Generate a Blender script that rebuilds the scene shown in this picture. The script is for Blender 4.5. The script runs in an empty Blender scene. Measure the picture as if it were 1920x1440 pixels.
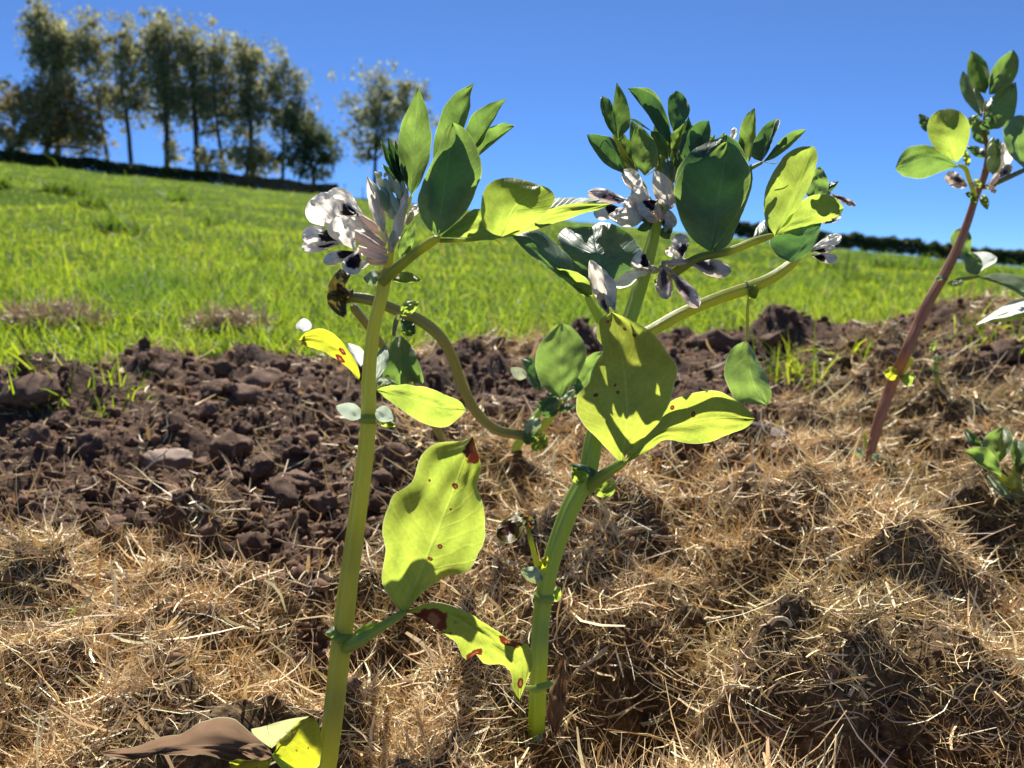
import bpy, bmesh, math, random
import numpy as np
from mathutils import Vector, noise as mnoise

random.seed(7)
rng = np.random.default_rng(11)
S = bpy.context.scene
COL = S.collection

# ------------------------------------------------------------------ camera
F = 1423.0                      # focal length in photo pixels (photo 1920 x 1440)
PITCH = math.atan(200 / 1423)
CZ = 0.25                       # eye height above the soil right below it
cam_d = bpy.data.cameras.new('camera')
cam_d.sensor_width = 36.0
cam_d.lens = 36.0 * F / 1920
cam_d.clip_start = 0.01
cam_d.clip_end = 3000
cam_d.dof.use_dof = True
cam_d.dof.focus_distance = 0.345
cam_d.dof.aperture_fstop = cam_d.lens / 1.9
cam = bpy.data.objects.new('camera', cam_d)
COL.objects.link(cam)
cam.location = (0, 0, CZ)
cam.rotation_euler = (math.pi / 2 - PITCH, 0, 0)
S.camera = cam

# ------------------------------------------------------------------ sky, sun, exposure
SUN_EL = math.radians(49)
SUN_AZ = math.radians(-7)       # ahead of the camera, a little to the left
world = bpy.data.worlds.new('World')
S.world = world
world.use_nodes = True
wn = world.node_tree.nodes
bg = wn['Background']
sky = wn.new('ShaderNodeTexSky')
sky.sky_type = 'NISHITA'
sky.sun_disc = False
sky.sun_elevation = SUN_EL
sky.sun_rotation = SUN_AZ
sky.altitude = 10000
sky.air_density = 2.0
sky.dust_density = 0.0
sky.ozone_density = 10.0
world.node_tree.links.new(sky.outputs['Color'], bg.inputs['Color'])
bg.inputs['Strength'].default_value = 0.066
sun_vec = Vector((math.sin(SUN_AZ) * math.cos(SUN_EL), math.cos(SUN_AZ) * math.cos(SUN_EL), math.sin(SUN_EL)))
sl = bpy.data.lights.new('sun', 'SUN')
sl.energy = 5.0
sl.angle = math.radians(0.53)
sl.color = (1.0, 0.95, 0.86)
so = bpy.data.objects.new('sun', sl)
COL.objects.link(so)
so.rotation_euler = sun_vec.to_track_quat('Z', 'Y').to_euler()
so.location = (0, 0, 30)
vs = S.view_settings
vs.view_transform = 'Standard'
vs.look = 'None'
vs.exposure = 1.15
vs.gamma = 1.0
S.cycles.max_bounces = 8
S.cycles.transmission_bounces = 6
S.cycles.sample_clamp_indirect = 8.0

# ------------------------------------------------------------------ geometry helpers
SP, CP = math.sin(PITCH), math.cos(PITCH)
FWD = np.array((0, CP, -SP)); UPV = np.array((0, SP, CP)); RGT = np.array((1.0, 0, 0)); CAM = np.array((0, 0, CZ))

def W(px, py, d):
    """photo pixel and distance along the optical axis -> a point of the place"""
    return CAM + d * (FWD + (px - 960) / F * RGT + (720 - py) / F * UPV)

def proj(P):
    q = P - CAM
    d = q @ FWD
    d = np.where(np.abs(d) < 1e-6, 1e-6, d)
    return 960 + F * (q @ RGT) / d, 720 - F * (q @ UPV) / d

_perm = np.random.default_rng(3).permutation(512)
def _h(i, j):
    return _perm[(_perm[i & 511] + j) & 511]
def pnoise(x, y):
    """2D gradient noise, about -1..1"""
    xi = np.floor(x).astype(int); yi = np.floor(y).astype(int)
    xf = x - xi; yf = y - yi
    u = xf * xf * xf * (xf * (xf * 6 - 15) + 10); v = yf * yf * yf * (yf * (yf * 6 - 15) + 10)
    def g(i, j, a, b):
        an = _h(i, j) * (2 * math.pi / 512)
        return np.cos(an) * a + np.sin(an) * b
    n00 = g(xi, yi, xf, yf); n10 = g(xi + 1, yi, xf - 1, yf)
    n01 = g(xi, yi + 1, xf, yf - 1); n11 = g(xi + 1, yi + 1, xf - 1, yf - 1)
    return 1.5 * ((n00 * (1 - u) + n10 * u) * (1 - v) + (n01 * (1 - u) + n11 * u) * v)

def smooth(a, b, x):
    t = np.clip((x - a) / (b - a), 0, 1)
    return t * t * (3 - 2 * t)

def mesh_np(name, V, faces, smooth_shade=True):
    """mesh from arrays; faces is (n,3) or (n,4)"""
    me = bpy.data.meshes.new(name)
    V = np.asarray(V, dtype=np.float32); faces = np.asarray(faces, dtype=np.int32)
    n, k = faces.shape
    me.vertices.add(len(V)); me.vertices.foreach_set('co', V.ravel())
    me.loops.add(n * k); me.loops.foreach_set('vertex_index', faces.ravel())
    me.polygons.add(n)
    me.polygons.foreach_set('loop_start', np.arange(0, n * k, k, dtype=np.int32))
    me.polygons.foreach_set('loop_total', np.full(n, k, dtype=np.int32))
    if smooth_shade:
        me.polygons.foreach_set('use_smooth', np.ones(n, dtype=bool))
    me.update(calc_edges=True)
    return me

def colour_attr(me, C):
    a = me.color_attributes.new('tint', 'FLOAT_COLOR', 'POINT')
    C4 = np.ones((len(C), 4), dtype=np.float32); C4[:, :3] = C
    a.data.foreach_set('color', C4.ravel())

def uv_attr(me, uv):
    l = me.uv_layers.new(name='uv')
    idx = np.empty(len(me.loops), dtype=np.int32); me.loops.foreach_get('vertex_index', idx)
    l.data.foreach_set('uv', np.asarray(uv, dtype=np.float32)[idx].ravel())

def obj(name, me, mat=None, parent=None):
    o = bpy.data.objects.new(name, me)
    COL.objects.link(o)
    if mat is not None and me is not None and not me.materials:
        me.materials.append(mat)
    if parent is not None:
        o.parent = parent
    return o

def tag(o, label=None, cat=None, group=None, kind=None):
    if label: o['label'] = label
    if cat: o['category'] = cat
    if group: o['group'] = group
    if kind: o['kind'] = kind
    return o

def thing(name, label, cat, group=None):
    return tag(obj(name, None), label, cat, group)

# ------------------------------------------------------------------ materials
def new_mat(name):
    m = bpy.data.materials.new(name); m.use_nodes = True
    nt = m.node_tree; nt.nodes.clear()
    out = nt.nodes.new('ShaderNodeOutputMaterial')
    return m, nt, out

def N(nt, t, **kw):
    n = nt.nodes.new(t)
    for k, v in kw.items():
        if k.startswith('i_'):
            n.inputs[k[2:].replace('_', ' ')].default_value = v
        else:
            setattr(n, k, v)
    return n

def mixc(nt, fac, a, b, mode='MIX'):
    n = nt.nodes.new('ShaderNodeMix'); n.data_type = 'RGBA'; n.blend_type = mode
    for sock, v in ((n.inputs[0], fac), (n.inputs[6], a), (n.inputs[7], b)):
        if hasattr(v, 'is_linked') or hasattr(v, 'links'):
            nt.links.new(v, sock)
        elif isinstance(v, (int, float)):
            sock.default_value = v
        else:
            sock.default_value = (*v, 1)
    return n.outputs[2]

def math_n(nt, op, a, b=None, c=None, clamp=False):
    n = nt.nodes.new('ShaderNodeMath'); n.operation = op; n.use_clamp = clamp
    for i, v in enumerate((a, b, c)):
        if v is None: continue
        if isinstance(v, (int, float)): n.inputs[i].default_value = v
        else: nt.links.new(v, n.inputs[i])
    return n.outputs[0]

def ramp(nt, fac, stops):
    r = nt.nodes.new('ShaderNodeValToRGB')
    while len(r.color_ramp.elements) < len(stops): r.color_ramp.elements.new(0.5)
    for e, (p, c) in zip(r.color_ramp.elements, stops):
        e.position = p; e.color = (*c, 1) if len(c) == 3 else c
    nt.links.new(fac, r.inputs[0])
    return r.outputs[0]

def sheet_bsdf(nt, out, col, tcol, fac, rough=0.5, spec=0.35, normal=None):
    """thin leaf: a reflecting coat mixed with light passing through"""
    p = N(nt, 'ShaderNodeBsdfPrincipled'); p.inputs['Roughness'].default_value = rough
    p.inputs['Specular IOR Level'].default_value = spec
    t = N(nt, 'ShaderNodeBsdfTranslucent')
    for v, s in ((col, p.inputs['Base Color']), (tcol, t.inputs['Color'])):
        if isinstance(v, tuple): s.default_value = (*v, 1)
        else: nt.links.new(v, s)
    if normal is not None:
        nt.links.new(normal, p.inputs['Normal']); nt.links.new(normal, t.inputs['Normal'])
    mx = N(nt, 'ShaderNodeMixShader'); mx.inputs[0].default_value = fac
    nt.links.new(p.outputs[0], mx.inputs[1]); nt.links.new(t.outputs[0], mx.inputs[2])
    nt.links.new(mx.outputs[0], out.inputs['Surface'])
    return p

def leaf_mat(name, col, tcol, fac=0.5, spots=(), spot_col=(0.10, 0.025, 0.012), rough=0.45, spec=0.4,
             brown=None, vein=1.0):
    """spots: (s, t, rs, rt) in leaf space, s -1..1 across, t 0..1 from base to tip; brown: (t0, t1) noisy brown zone"""
    m, nt, out = new_mat(name); L = nt.links
    uv = N(nt, 'ShaderNodeUVMap', uv_map='uv')
    sx = N(nt, 'ShaderNodeSeparateXYZ'); L.new(uv.outputs[0], sx.inputs[0])
    s_, t_ = sx.outputs[0], sx.outputs[1]
    tc = N(nt, 'ShaderNodeTexCoord')
    n1 = N(nt, 'ShaderNodeTexNoise'); n1.inputs['Scale'].default_value = 90; n1.inputs['Detail'].default_value = 4
    L.new(tc.outputs['Object'], n1.inputs['Vector'])
    n2 = N(nt, 'ShaderNodeTexNoise'); n2.inputs['Scale'].default_value = 700; n2.inputs['Detail'].default_value = 3
    L.new(tc.outputs['Object'], n2.inputs['Vector'])
    n3 = N(nt, 'ShaderNodeTexNoise'); n3.inputs['Scale'].default_value = 230; n3.inputs['Detail'].default_value = 3
    L.new(tc.outputs['Object'], n3.inputs['Vector'])
    sa = math_n(nt, 'ABSOLUTE', s_)
    # side veins: lines that sweep forward from the midrib
    ph = math_n(nt, 'SUBTRACT', math_n(nt, 'MULTIPLY', t_, 11.0), math_n(nt, 'MULTIPLY', math_n(nt, 'POWER', sa, 0.8), 2.6))
    ph = math_n(nt, 'ADD', ph, math_n(nt, 'MULTIPLY', n1.outputs[0], 1.1))
    fr = math_n(nt, 'ABSOLUTE', math_n(nt, 'SUBTRACT', math_n(nt, 'FRACT', ph), 0.5))
    lat = math_n(nt, 'SUBTRACT', 1.0, math_n(nt, 'MULTIPLY', fr, 7.0), clamp=True)
    mid = math_n(nt, 'SUBTRACT', 1.0, math_n(nt, 'MULTIPLY', sa, 22.0), clamp=True)
    v = math_n(nt, 'MAXIMUM', math_n(nt, 'MULTIPLY', lat, 0.17 * vein), math_n(nt, 'MULTIPLY', mid, 0.6))
    mot = math_n(nt, 'MULTIPLY_ADD', n1.outputs[0], 1.6, -0.3, clamp=True)
    c = mixc(nt, mot, tuple(x * 0.72 for x in col), tuple(min(1, x * 1.25) for x in col))
    c = mixc(nt, v, c, tuple(min(1, x * 1.6 + 0.05) for x in col))
    t = mixc(nt, mot, tuple(x * f_ for x, f_ in zip(tcol, (0.66, 0.74, 0.8))), tuple(min(1, x * 1.16) for x in tcol))
    t = mixc(nt, v, t, tuple(min(1, x * 1.15 + 0.05) for x in tcol))
    rim = math_n(nt, 'MULTIPLY', math_n(nt, 'MULTIPLY', math_n(nt, 'SUBTRACT', sa, 0.965), 60.0, clamp=True), 0.55)
    c = mixc(nt, rim, c, (0.45, 0.50, 0.30)); t = mixc(nt, rim, t, (0.70, 0.74, 0.30))
    fine = math_n(nt, 'MULTIPLY_ADD', n2.outputs[0], 0.5, 0.75)
    fc = N(nt, 'ShaderNodeCombineColor'); [L.new(fine, fc.inputs[i]) for i in range(3)]
    t = mixc(nt, 1.0, t, fc.outputs[0], 'MULTIPLY')
    masks = []
    for (a, b, ra, rb) in spots:
        dx = math_n(nt, 'DIVIDE', math_n(nt, 'SUBTRACT', s_, a), ra)
        dy = math_n(nt, 'DIVIDE', math_n(nt, 'SUBTRACT', t_, b), rb)
        dd = math_n(nt, 'SQRT', math_n(nt, 'ADD', math_n(nt, 'MULTIPLY', dx, dx), math_n(nt, 'MULTIPLY', dy, dy)))
        dd = math_n(nt, 'ADD', dd, math_n(nt, 'MULTIPLY_ADD', n3.outputs[0], 1.6, -0.8))
        masks.append(dd)
    for dd in masks:
        k = math_n(nt, 'MULTIPLY', math_n(nt, 'SUBTRACT', 1.08, dd), 7.0, clamp=True)
        ring = math_n(nt, 'MULTIPLY', math_n(nt, 'SUBTRACT', 0.5, dd), 5.0, clamp=True)
        sc = mixc(nt, math_n(nt, 'MULTIPLY', ring, 0.7), spot_col, (0.30, 0.13, 0.06))
        c = mixc(nt, k, c, sc); t = mixc(nt, k, t, mixc(nt, math_n(nt, 'MULTIPLY', ring, 0.8), (0.16, 0.03, 0.012), (0.42, 0.18, 0.07)))
    if brown:
        k = math_n(nt, 'MULTIPLY', math_n(nt, 'SUBTRACT', brown[1], math_n(nt, 'ABSOLUTE', math_n(nt, 'SUBTRACT', math_n(nt, 'ADD', t_, math_n(nt, 'MULTIPLY_ADD', n1.outputs[0], 0.24, -0.12)), brown[0]))), 30.0, clamp=True)
        if len(brown) > 2:
            k = math_n(nt, 'MULTIPLY', k, math_n(nt, 'MULTIPLY', math_n(nt, 'ADD' if brown[2] > 0 else 'SUBTRACT', 0.0 if brown[2] > 0 else 0.0, s_), 12.0, clamp=True))
        c = mixc(nt, k, c, (0.16, 0.065, 0.028)); t = mixc(nt, k, t, (0.15, 0.05, 0.02))
    b = N(nt, 'ShaderNodeBump'); b.inputs['Strength'].default_value = 0.35; b.inputs['Distance'].default_value = 0.0008 * vein
    hgt = math_n(nt, 'SUBTRACT', n1.outputs[0], math_n(nt, 'MULTIPLY', v, 1.2))
    L.new(hgt, b.inputs['Height'])
    sheet_bsdf(nt, out, c, t, fac, rough, spec, b.outputs[0])
    return m

def petal_mat(name, col, tcol, blotch=None, stripe=0.25, fac=0.45):
    m, nt, out = new_mat(name); L = nt.links
    uv = N(nt, 'ShaderNodeUVMap', uv_map='uv')
    sx = N(nt, 'ShaderNodeSeparateXYZ'); L.new(uv.outputs[0], sx.inputs[0])
    s_, t_ = sx.outputs[0], sx.outputs[1]
    tc = N(nt, 'ShaderNodeTexCoord')
    n1 = N(nt, 'ShaderNodeTexNoise'); n1.inputs['Scale'].default_value = 260; n1.inputs['Detail'].default_value = 3
    L.new(tc.outputs['Object'], n1.inputs['Vector'])
    fr = math_n(nt, 'ABSOLUTE', math_n(nt, 'SUBTRACT', math_n(nt, 'FRACT', math_n(nt, 'ADD', math_n(nt, 'MULTIPLY', s_, 5.0), math_n(nt, 'MULTIPLY', n1.outputs[0], 0.9))), 0.5))
    ln = math_n(nt, 'MULTIPLY', math_n(nt, 'SUBTRACT', 1.0, math_n(nt, 'MULTIPLY', fr, 8.0), clamp=True), math_n(nt, 'SUBTRACT', 1.0, math_n(nt, 'MULTIPLY', t_, 0.9)))
    k = math_n(nt, 'MULTIPLY', ln, stripe)
    c = mixc(nt, k, col, (0.25, 0.12, 0.20)); t = mixc(nt, k, tcol, (0.25, 0.10, 0.18))
    base = math_n(nt, 'SUBTRACT', 0.55, math_n(nt, 'MULTIPLY', t_, 2.2), clamp=True)
    c = mixc(nt, base, c, (0.55, 0.42, 0.40)); t = mixc(nt, base, t, (0.50, 0.38, 0.28))
    if blotch:
        a, b_, ra, rb, bc = blotch
        dx = math_n(nt, 'DIVIDE', math_n(nt, 'SUBTRACT', s_, a), ra)
        dy = math_n(nt, 'DIVIDE', math_n(nt, 'SUBTRACT', t_, b_), rb)
        dd = math_n(nt, 'SQRT', math_n(nt, 'ADD', math_n(nt, 'MULTIPLY', dx, dx), math_n(nt, 'MULTIPLY', dy, dy)))
        dd = math_n(nt, 'ADD', dd, math_n(nt, 'MULTIPLY_ADD', n1.outputs[0], 1.1, -0.55))
        kk = math_n(nt, 'MULTIPLY', math_n(nt, 'SUBTRACT', 1.0, dd), 4.5 if sum(bc) < 0.1 else 2.0, clamp=True)
        c = mixc(nt, kk, c, bc); t = mixc(nt, kk, t, bc)
    b = N(nt, 'ShaderNodeBump'); b.inputs['Strength'].default_value = 0.6; b.inputs['Distance'].default_value = 0.0008
    L.new(math_n(nt, 'SUBTRACT', n1.outputs[0], ln), b.inputs['Height'])
    sheet_bsdf(nt, out, c, t, fac, 0.5, 0.25, b.outputs[0])
    return m

def stem_mat(name, col, edge, streak, tr=(0.35, 0.42, 0.06), trf=0.25):
    """square bean stem: ribs paler or darker, streaks along the length"""
    m, nt, out = new_mat(name); L = nt.links
    uv = N(nt, 'ShaderNodeUVMap', uv_map='uv')
    mp = N(nt, 'ShaderNodeMapping'); mp.inputs['Scale'].default_value = (20, 0.9, 1); L.new(uv.outputs[0], mp.inputs[0])
    n1 = N(nt, 'ShaderNodeTexNoise'); n1.inputs['Scale'].default_value = 3.0; n1.inputs['Detail'].default_value = 5
    L.new(mp.outputs[0], n1.inputs['Vector'])
    sx = N(nt, 'ShaderNodeSeparateXYZ'); L.new(uv.outputs[0], sx.inputs[0])
    rib = math_n(nt, 'COSINE', math_n(nt, 'MULTIPLY', sx.outputs[0], 8 * math.pi))
    rib = math_n(nt, 'MULTIPLY_ADD', rib, 0.5, 0.5)
    f = math_n(nt, 'MULTIPLY_ADD', n1.outputs[0], 3.6, -1.35, clamp=True)
    c = mixc(nt, f, col, streak)
    c = mixc(nt, math_n(nt, 'MULTIPLY', math_n(nt, 'POWER', rib, 6.0), 0.6), c, edge)
    tc = N(nt, 'ShaderNodeTexCoord')
    vz = N(nt, 'ShaderNodeTexNoise'); vz.inputs['Scale'].default_value = 900; L.new(tc.outputs['Object'], vz.inputs['Vector'])
    speck = math_n(nt, 'MULTIPLY', math_n(nt, 'SUBTRACT', vz.outputs[0], 0.74), 14.0, clamp=True)
    c = mixc(nt, math_n(nt, 'MULTIPLY', speck, 0.7), c, (0.04, 0.03, 0.015))
    b = N(nt, 'ShaderNodeBump'); b.inputs['Strength'].default_value = 0.35; b.inputs['Distance'].default_value = 0.0006
    L.new(math_n(nt, 'ADD', n1.outputs[0], rib), b.inputs['Height'])
    p = sheet_bsdf(nt, out, c, tr, trf, 0.42, 0.45, b.outputs[0])
    p.inputs['Subsurface Weight'].default_value = 0.35
    p.inputs['Subsurface Radius'].default_value = (0.004, 0.005, 0.0015)
    p.inputs['Subsurface Scale'].default_value = 1.0
    return m

def tint_mat(name, trf, rough=0.6, spec=0.3, tmul=(1.0, 1.0, 1.0), tgain=1.0):
    """colour from the mesh's own per-blade tint"""
    m, nt, out = new_mat(name); L = nt.links
    a = N(nt, 'ShaderNodeVertexColor', layer_name='tint')
    t = mixc(nt, 1.0, a.outputs[0], tuple(x * tgain for x in tmul), 'MULTIPLY')
    sheet_bsdf(nt, out, a.outputs[0], t, trf, rough, spec)
    return m

M = {}
M['green'] = leaf_mat('leaf_green', (0.100, 0.140, 0.082), (0.25, 0.40, 0.060), 0.5)
M['green2'] = leaf_mat('leaf_green_fresh', (0.120, 0.158, 0.090), (0.31, 0.46, 0.070), 0.52)
M['dark'] = leaf_mat('leaf_dark', (0.078, 0.118, 0.078), (0.12, 0.25, 0.04), 0.42)
M['glaucous'] = leaf_mat('leaf_glaucous', (0.085, 0.140, 0.095), (0.20, 0.36, 0.06), 0.35, rough=0.48, spec=0.4, vein=1.8)
M['lime'] = leaf_mat('leaf_lime', (0.12, 0.17, 0.035), (0.48, 0.60, 0.075), 0.6)
M['lime_y1'] = leaf_mat('leaf_lime_pitted', (0.12, 0.15, 0.035), (0.58, 0.64, 0.075), 0.58,
    spots=[(-0.45, 0.93, 0.10, 0.012), (-0.15, 0.945, 0.06, 0.010), (0.42, 0.86, 0.07, 0.016), (0.55, 0.80, 0.05, 0.014), (-0.25, 0.52, 0.03, 0.012),
           (-0.17, 0.47, 0.035, 0.010), (-0.62, 0.46, 0.07, 0.016)], spot_col=(0.07, 0.03, 0.015))
M['lime_y2'] = leaf_mat('leaf_lime_flecked', (0.14, 0.17, 0.03), (0.54, 0.62, 0.070), 0.6,
    spots=[(-0.75, 0.45, 0.10, 0.015), (-0.25, 0.58, 0.10, 0.013), (0.2, 0.93, 0.12, 0.010)])
M['lime_d1'] = leaf_mat('leaf_lime_blighted', (0.13, 0.17, 0.035), (0.62, 0.74, 0.085), 0.6,
    spots=[(0.35, 0.955, 0.70, 0.085), (0.02, 0.72, 0.09, 0.015), (0.55, 0.88, 0.035, 0.006), (0.18, 0.40, 0.05, 0.010), (0.10, 0.32, 0.08, 0.011), (-0.62, 0.68, 0.04, 0.008), (0.1, 0.60, 0.03, 0.006)])
M['lime_d2'] = leaf_mat('leaf_lime_scorched', (0.13, 0.16, 0.03), (0.54, 0.62, 0.070), 0.6,
    spots=[(0.55, 0.16, 0.9, 0.12), (0.85, 0.52, 0.28, 0.05), (-0.7, 0.62, 0.35, 0.06), (-0.15, 0.90, 0.40, 0.035)])
M['yellow'] = leaf_mat('leaf_yellowed', (0.18, 0.18, 0.03), (0.58, 0.57, 0.03), 0.6,
    spots=[(-0.1, 0.42, 0.30, 0.055), (0.75, 0.40, 0.30, 0.07), (0.3, 0.93, 0.12, 0.02)])
M['yellow_plain'] = leaf_mat('leaf_yellow_plain', (0.20, 0.20, 0.035), (0.62, 0.62, 0.03), 0.6, spots=[(0.35, 0.4, 0.03, 0.012), (0.5, 0.55, 0.03, 0.01)])
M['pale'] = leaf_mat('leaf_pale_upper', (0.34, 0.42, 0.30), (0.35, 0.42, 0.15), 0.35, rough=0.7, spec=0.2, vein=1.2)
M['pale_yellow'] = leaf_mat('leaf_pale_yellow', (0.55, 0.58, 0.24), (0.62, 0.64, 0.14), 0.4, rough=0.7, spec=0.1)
M['white'] = leaf_mat('leaf_painted_shine', (0.70, 0.72, 0.62), (0.5, 0.55, 0.3), 0.3, rough=0.7, spec=0.2, vein=1.0)  # near-white base colour carries the sun's shine on upper leaf faces
M['dead'] = leaf_mat('leaf_dead_brown', (0.19, 0.115, 0.066), (0.16, 0.07, 0.03), 0.25, rough=0.75, spec=0.08, vein=0.3)
M['wilt'] = leaf_mat('leaf_wilted', (0.060, 0.045, 0.022), (0.22, 0.17, 0.03), 0.25, spots=())
M['olive'] = leaf_mat('leaf_olive_withered', (0.12, 0.10, 0.035), (0.34, 0.25, 0.03), 0.35, spots=[(0.0, 0.65, 0.7, 0.25)], spot_col=(0.07, 0.035, 0.015))
M['bud'] = leaf_mat('bud_green', (0.28, 0.34, 0.18), (0.55, 0.60, 0.22), 0.45, vein=0.3)
M['bud_cream'] = leaf_mat('bud_cream', (0.60, 0.60, 0.44), (0.75, 0.72, 0.42), 0.45, vein=0.3)
M['banner'] = petal_mat('petal_white', (0.88, 0.84, 0.76), (0.92, 0.85, 0.74), stripe=0.28, fac=0.55)
M['banner_grey'] = petal_mat('petal_greyed', (0.84, 0.79, 0.70), (0.84, 0.75, 0.62), stripe=0.3, fac=0.55)
M['wing'] = petal_mat('petal_wing', (0.80, 0.77, 0.74), (0.76, 0.70, 0.64), blotch=(0.25, 0.34, 0.95, 0.25, (0.012, 0.008, 0.014)))
M['wing_black'] = petal_mat('petal_wing_black', (0.80, 0.77, 0.74), (0.76, 0.70, 0.64), blotch=(-0.1, 0.42, 0.85, 0.36, (0.012, 0.008, 0.014)))
M['fading'] = petal_mat('petal_fading', (0.62, 0.56, 0.52), (0.55, 0.44, 0.36), blotch=(0.0, 0.45, 0.75, 0.32, (0.09, 0.06, 0.08)), stripe=0.5)
M['calyx'] = petal_mat('calyx', (0.52, 0.52, 0.36), (0.68, 0.66, 0.40), stripe=0.4, fac=0.5)
M['calyx_pink'] = petal_mat('calyx_pink', (0.74, 0.64, 0.55), (0.80, 0.62, 0.52), stripe=0.45, fac=0.5)
M['stem'] = stem_mat('stem_green', (0.31, 0.34, 0.080), (0.42, 0.43, 0.14), (0.34, 0.25, 0.08), (0.72, 0.72, 0.11), 0.45)
M['stem_low'] = stem_mat('stem_pale_green', (0.24, 0.32, 0.08), (0.34, 0.40, 0.14), (0.28, 0.34, 0.07), (0.50, 0.60, 0.10), 0.40)
M['stem_thin'] = stem_mat('stem_thin_green', (0.26, 0.30, 0.055), (0.36, 0.38, 0.10), (0.28, 0.24, 0.07), (0.62, 0.64, 0.07), 0.42)
M['stem_red'] = stem_mat('stem_red', (0.34, 0.115, 0.080), (0.46, 0.20, 0.15), (0.34, 0.24, 0.09), (0.52, 0.20, 0.10), 0.25)
M['stem_dusk'] = stem_mat('stem_bluish', (0.19, 0.23, 0.11), (0.24, 0.25, 0.13), (0.27, 0.17, 0.08), (0.42, 0.42, 0.12), 0.3)

# ------------------------------------------------------------------ the lie of the land
def lerp3(u, a, b, c):
    t = np.clip(u / 0.675, -1.15, 1.15)
    return np.where(t < 0, b + (b - a) * t, b + (c - b) * t)

CREST = 72.0
def field_z(x, y):
    yy = np.maximum(y, 0.7)
    u = np.clip(x / yy, -1.1, 1.1)
    yc = np.minimum(yy, CREST)
    z = yc * (0.096 - 0.113 * u) - lerp3(u, 0.309, 0.215, 0.13) * yc ** 0.4
    z = z + 0.02 * np.minimum(yc, 12) * pnoise(x * 0.35 + 7, yc * 0.35) * smooth(2, 8, yc) + 0.012 * pnoise(x * 2.2, y * 2.2)
    z = z - np.minimum(np.maximum(yy - CREST, 0) * 0.12, 24)
    return z + CZ

def bed_plane(x, y):
    return CZ - 0.25 + 0.105 * y

def edge_y(x, y):
    """distance at which the dug bed ends and the grass begins, by direction"""
    u = x / np.maximum(y, 0.3)
    e = np.interp(u, [-1.2, -0.675, -0.60, -0.53, -0.45, -0.30, -0.22, -0.1, 0.2, 0.30, 0.40, 0.56, 0.62, 0.8, 1.3],
                     [1.12, 1.10, 1.07, 1.10, 1.20, 1.16, 1.13, 1.30, 1.34, 1.42, 1.44, 1.46, 1.75, 1.95, 2.0])
    return e + 0.05 * pnoise(x * 9 + 3, y * 3) + 0.02 * pnoise(x * 31, y * 11 + 5)

def ground_pt(px, py, f=bed_plane):
    """where the line of sight through a photo pixel meets the ground"""
    dr = FWD + (px - 960) / F * RGT + (720 - py) / F * UPV
    lo, hi = 0.05, 6.0
    for n in ((160, 40) if f is not bed_plane else (2000,)):
        t = np.linspace(lo, hi, n) if n < 100 or n == 2000 else np.geomspace(lo, hi, n)
        P = CAM + t[:, None] * dr
        below = P[:, 2] < f(P[:, 0], P[:, 1])
        i = int(np.argmax(below)) if below.any() else n - 1
        lo, hi = t[max(i - 1, 0)], t[i]
    return P[i], t[i]

# hand-placed mounds and hollows of the bed: photo pixel, radius (m), height (m)
BUMPS = [(70, 770, .09, .045), (270, 700, .07, .020), (480, 690, .07, .018), (40, 1070, .06, .016), (390, 1010, .035, .018),
         (560, 905, .040, -.030), (430, 900, .03, -.018), (200, 960, .04, -.012), (330, 850, .05, -.02), (300, 1290, .10, .016), (120, 1200, .08, .012),
         (1470, 1010, .075, .030), (1445, 1150, .055, -.040), (1600, 1010, .06, .016), (1660, 720, .11, .042), (1730, 835, .065, -.045),
         (1150, 1010, .06, .016), (1190, 1290, .050, -.035), (1180, 965, .025, -.018), (1460, 930, .03, -.026), (1390, 1260, .05, .016), (1550, 1200, .06, .018), (1700, 1160, .07, .020),
         (1870, 1040, .045, -.030), (1860, 970, .05, .022), (1850, 640, .16, .055), (1150, 1420, .05, -.015), (1720, 1400, .04, -.02), (1480, 1420, .04, -.02), (1350, 1370, .04, .012),
         (1465, 655, .065, .045), (1590, 665, .07, .036), (1090, 660, .05, .035), (760, 880, .07, .020), (860, 850, .06, .014), (900, 690, .10, .020),
         (1290, 900, .09, .022), (1560, 920, .08, .020), (1350, 830, .06, -.02), (860, 1260, .045, .014), (700, 1210, .04, -.03), (840, 1010, .04, -.018), (1640, 1300, .06, .012), (1250, 1090, .07, .014),
         (960, 900, .06, .012), (1020, 1330, .03, -.012)]
_B = []
for px, py, r, a in BUMPS:
    p, _ = ground_pt(px, py)
    _B.append((p[0], p[1], r, a * (1.7 if a < 0 else 1.45)))

# bare dug soil shows in these patches (photo pixel, half sizes in pixels); dry mulch lies elsewhere
SOIL = [(200, 850, 480, 210), (480, 780, 260, 150), (560, 960, 200, 130), (800, 750, 330, 75), (1250, 720, 330, 95), (1330, 850, 170, 45),
        (1500, 640, 330, 40), (1740, 690, 160, 26), (1640, 885, 120, 18), (450, 1120, 190, 50), (620, 1230, 90, 60), (1880, 700, 70, 20)]
def soil_mask(x, y, z):
    px, py = proj(np.stack([x, y, z], -1))
    m = np.zeros_like(px)
    wob = 0.35 * pnoise(x * 14, y * 14) + 0.18 * pnoise(x * 45, y * 45)
    for (cx, cy, a, b) in SOIL:
        q = np.sqrt(((px - cx) / a) ** 2 + ((py - cy) / b) ** 2) + wob
        m = np.maximum(m, 1 - smooth(0.75, 1.1, q))
    return m

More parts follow.
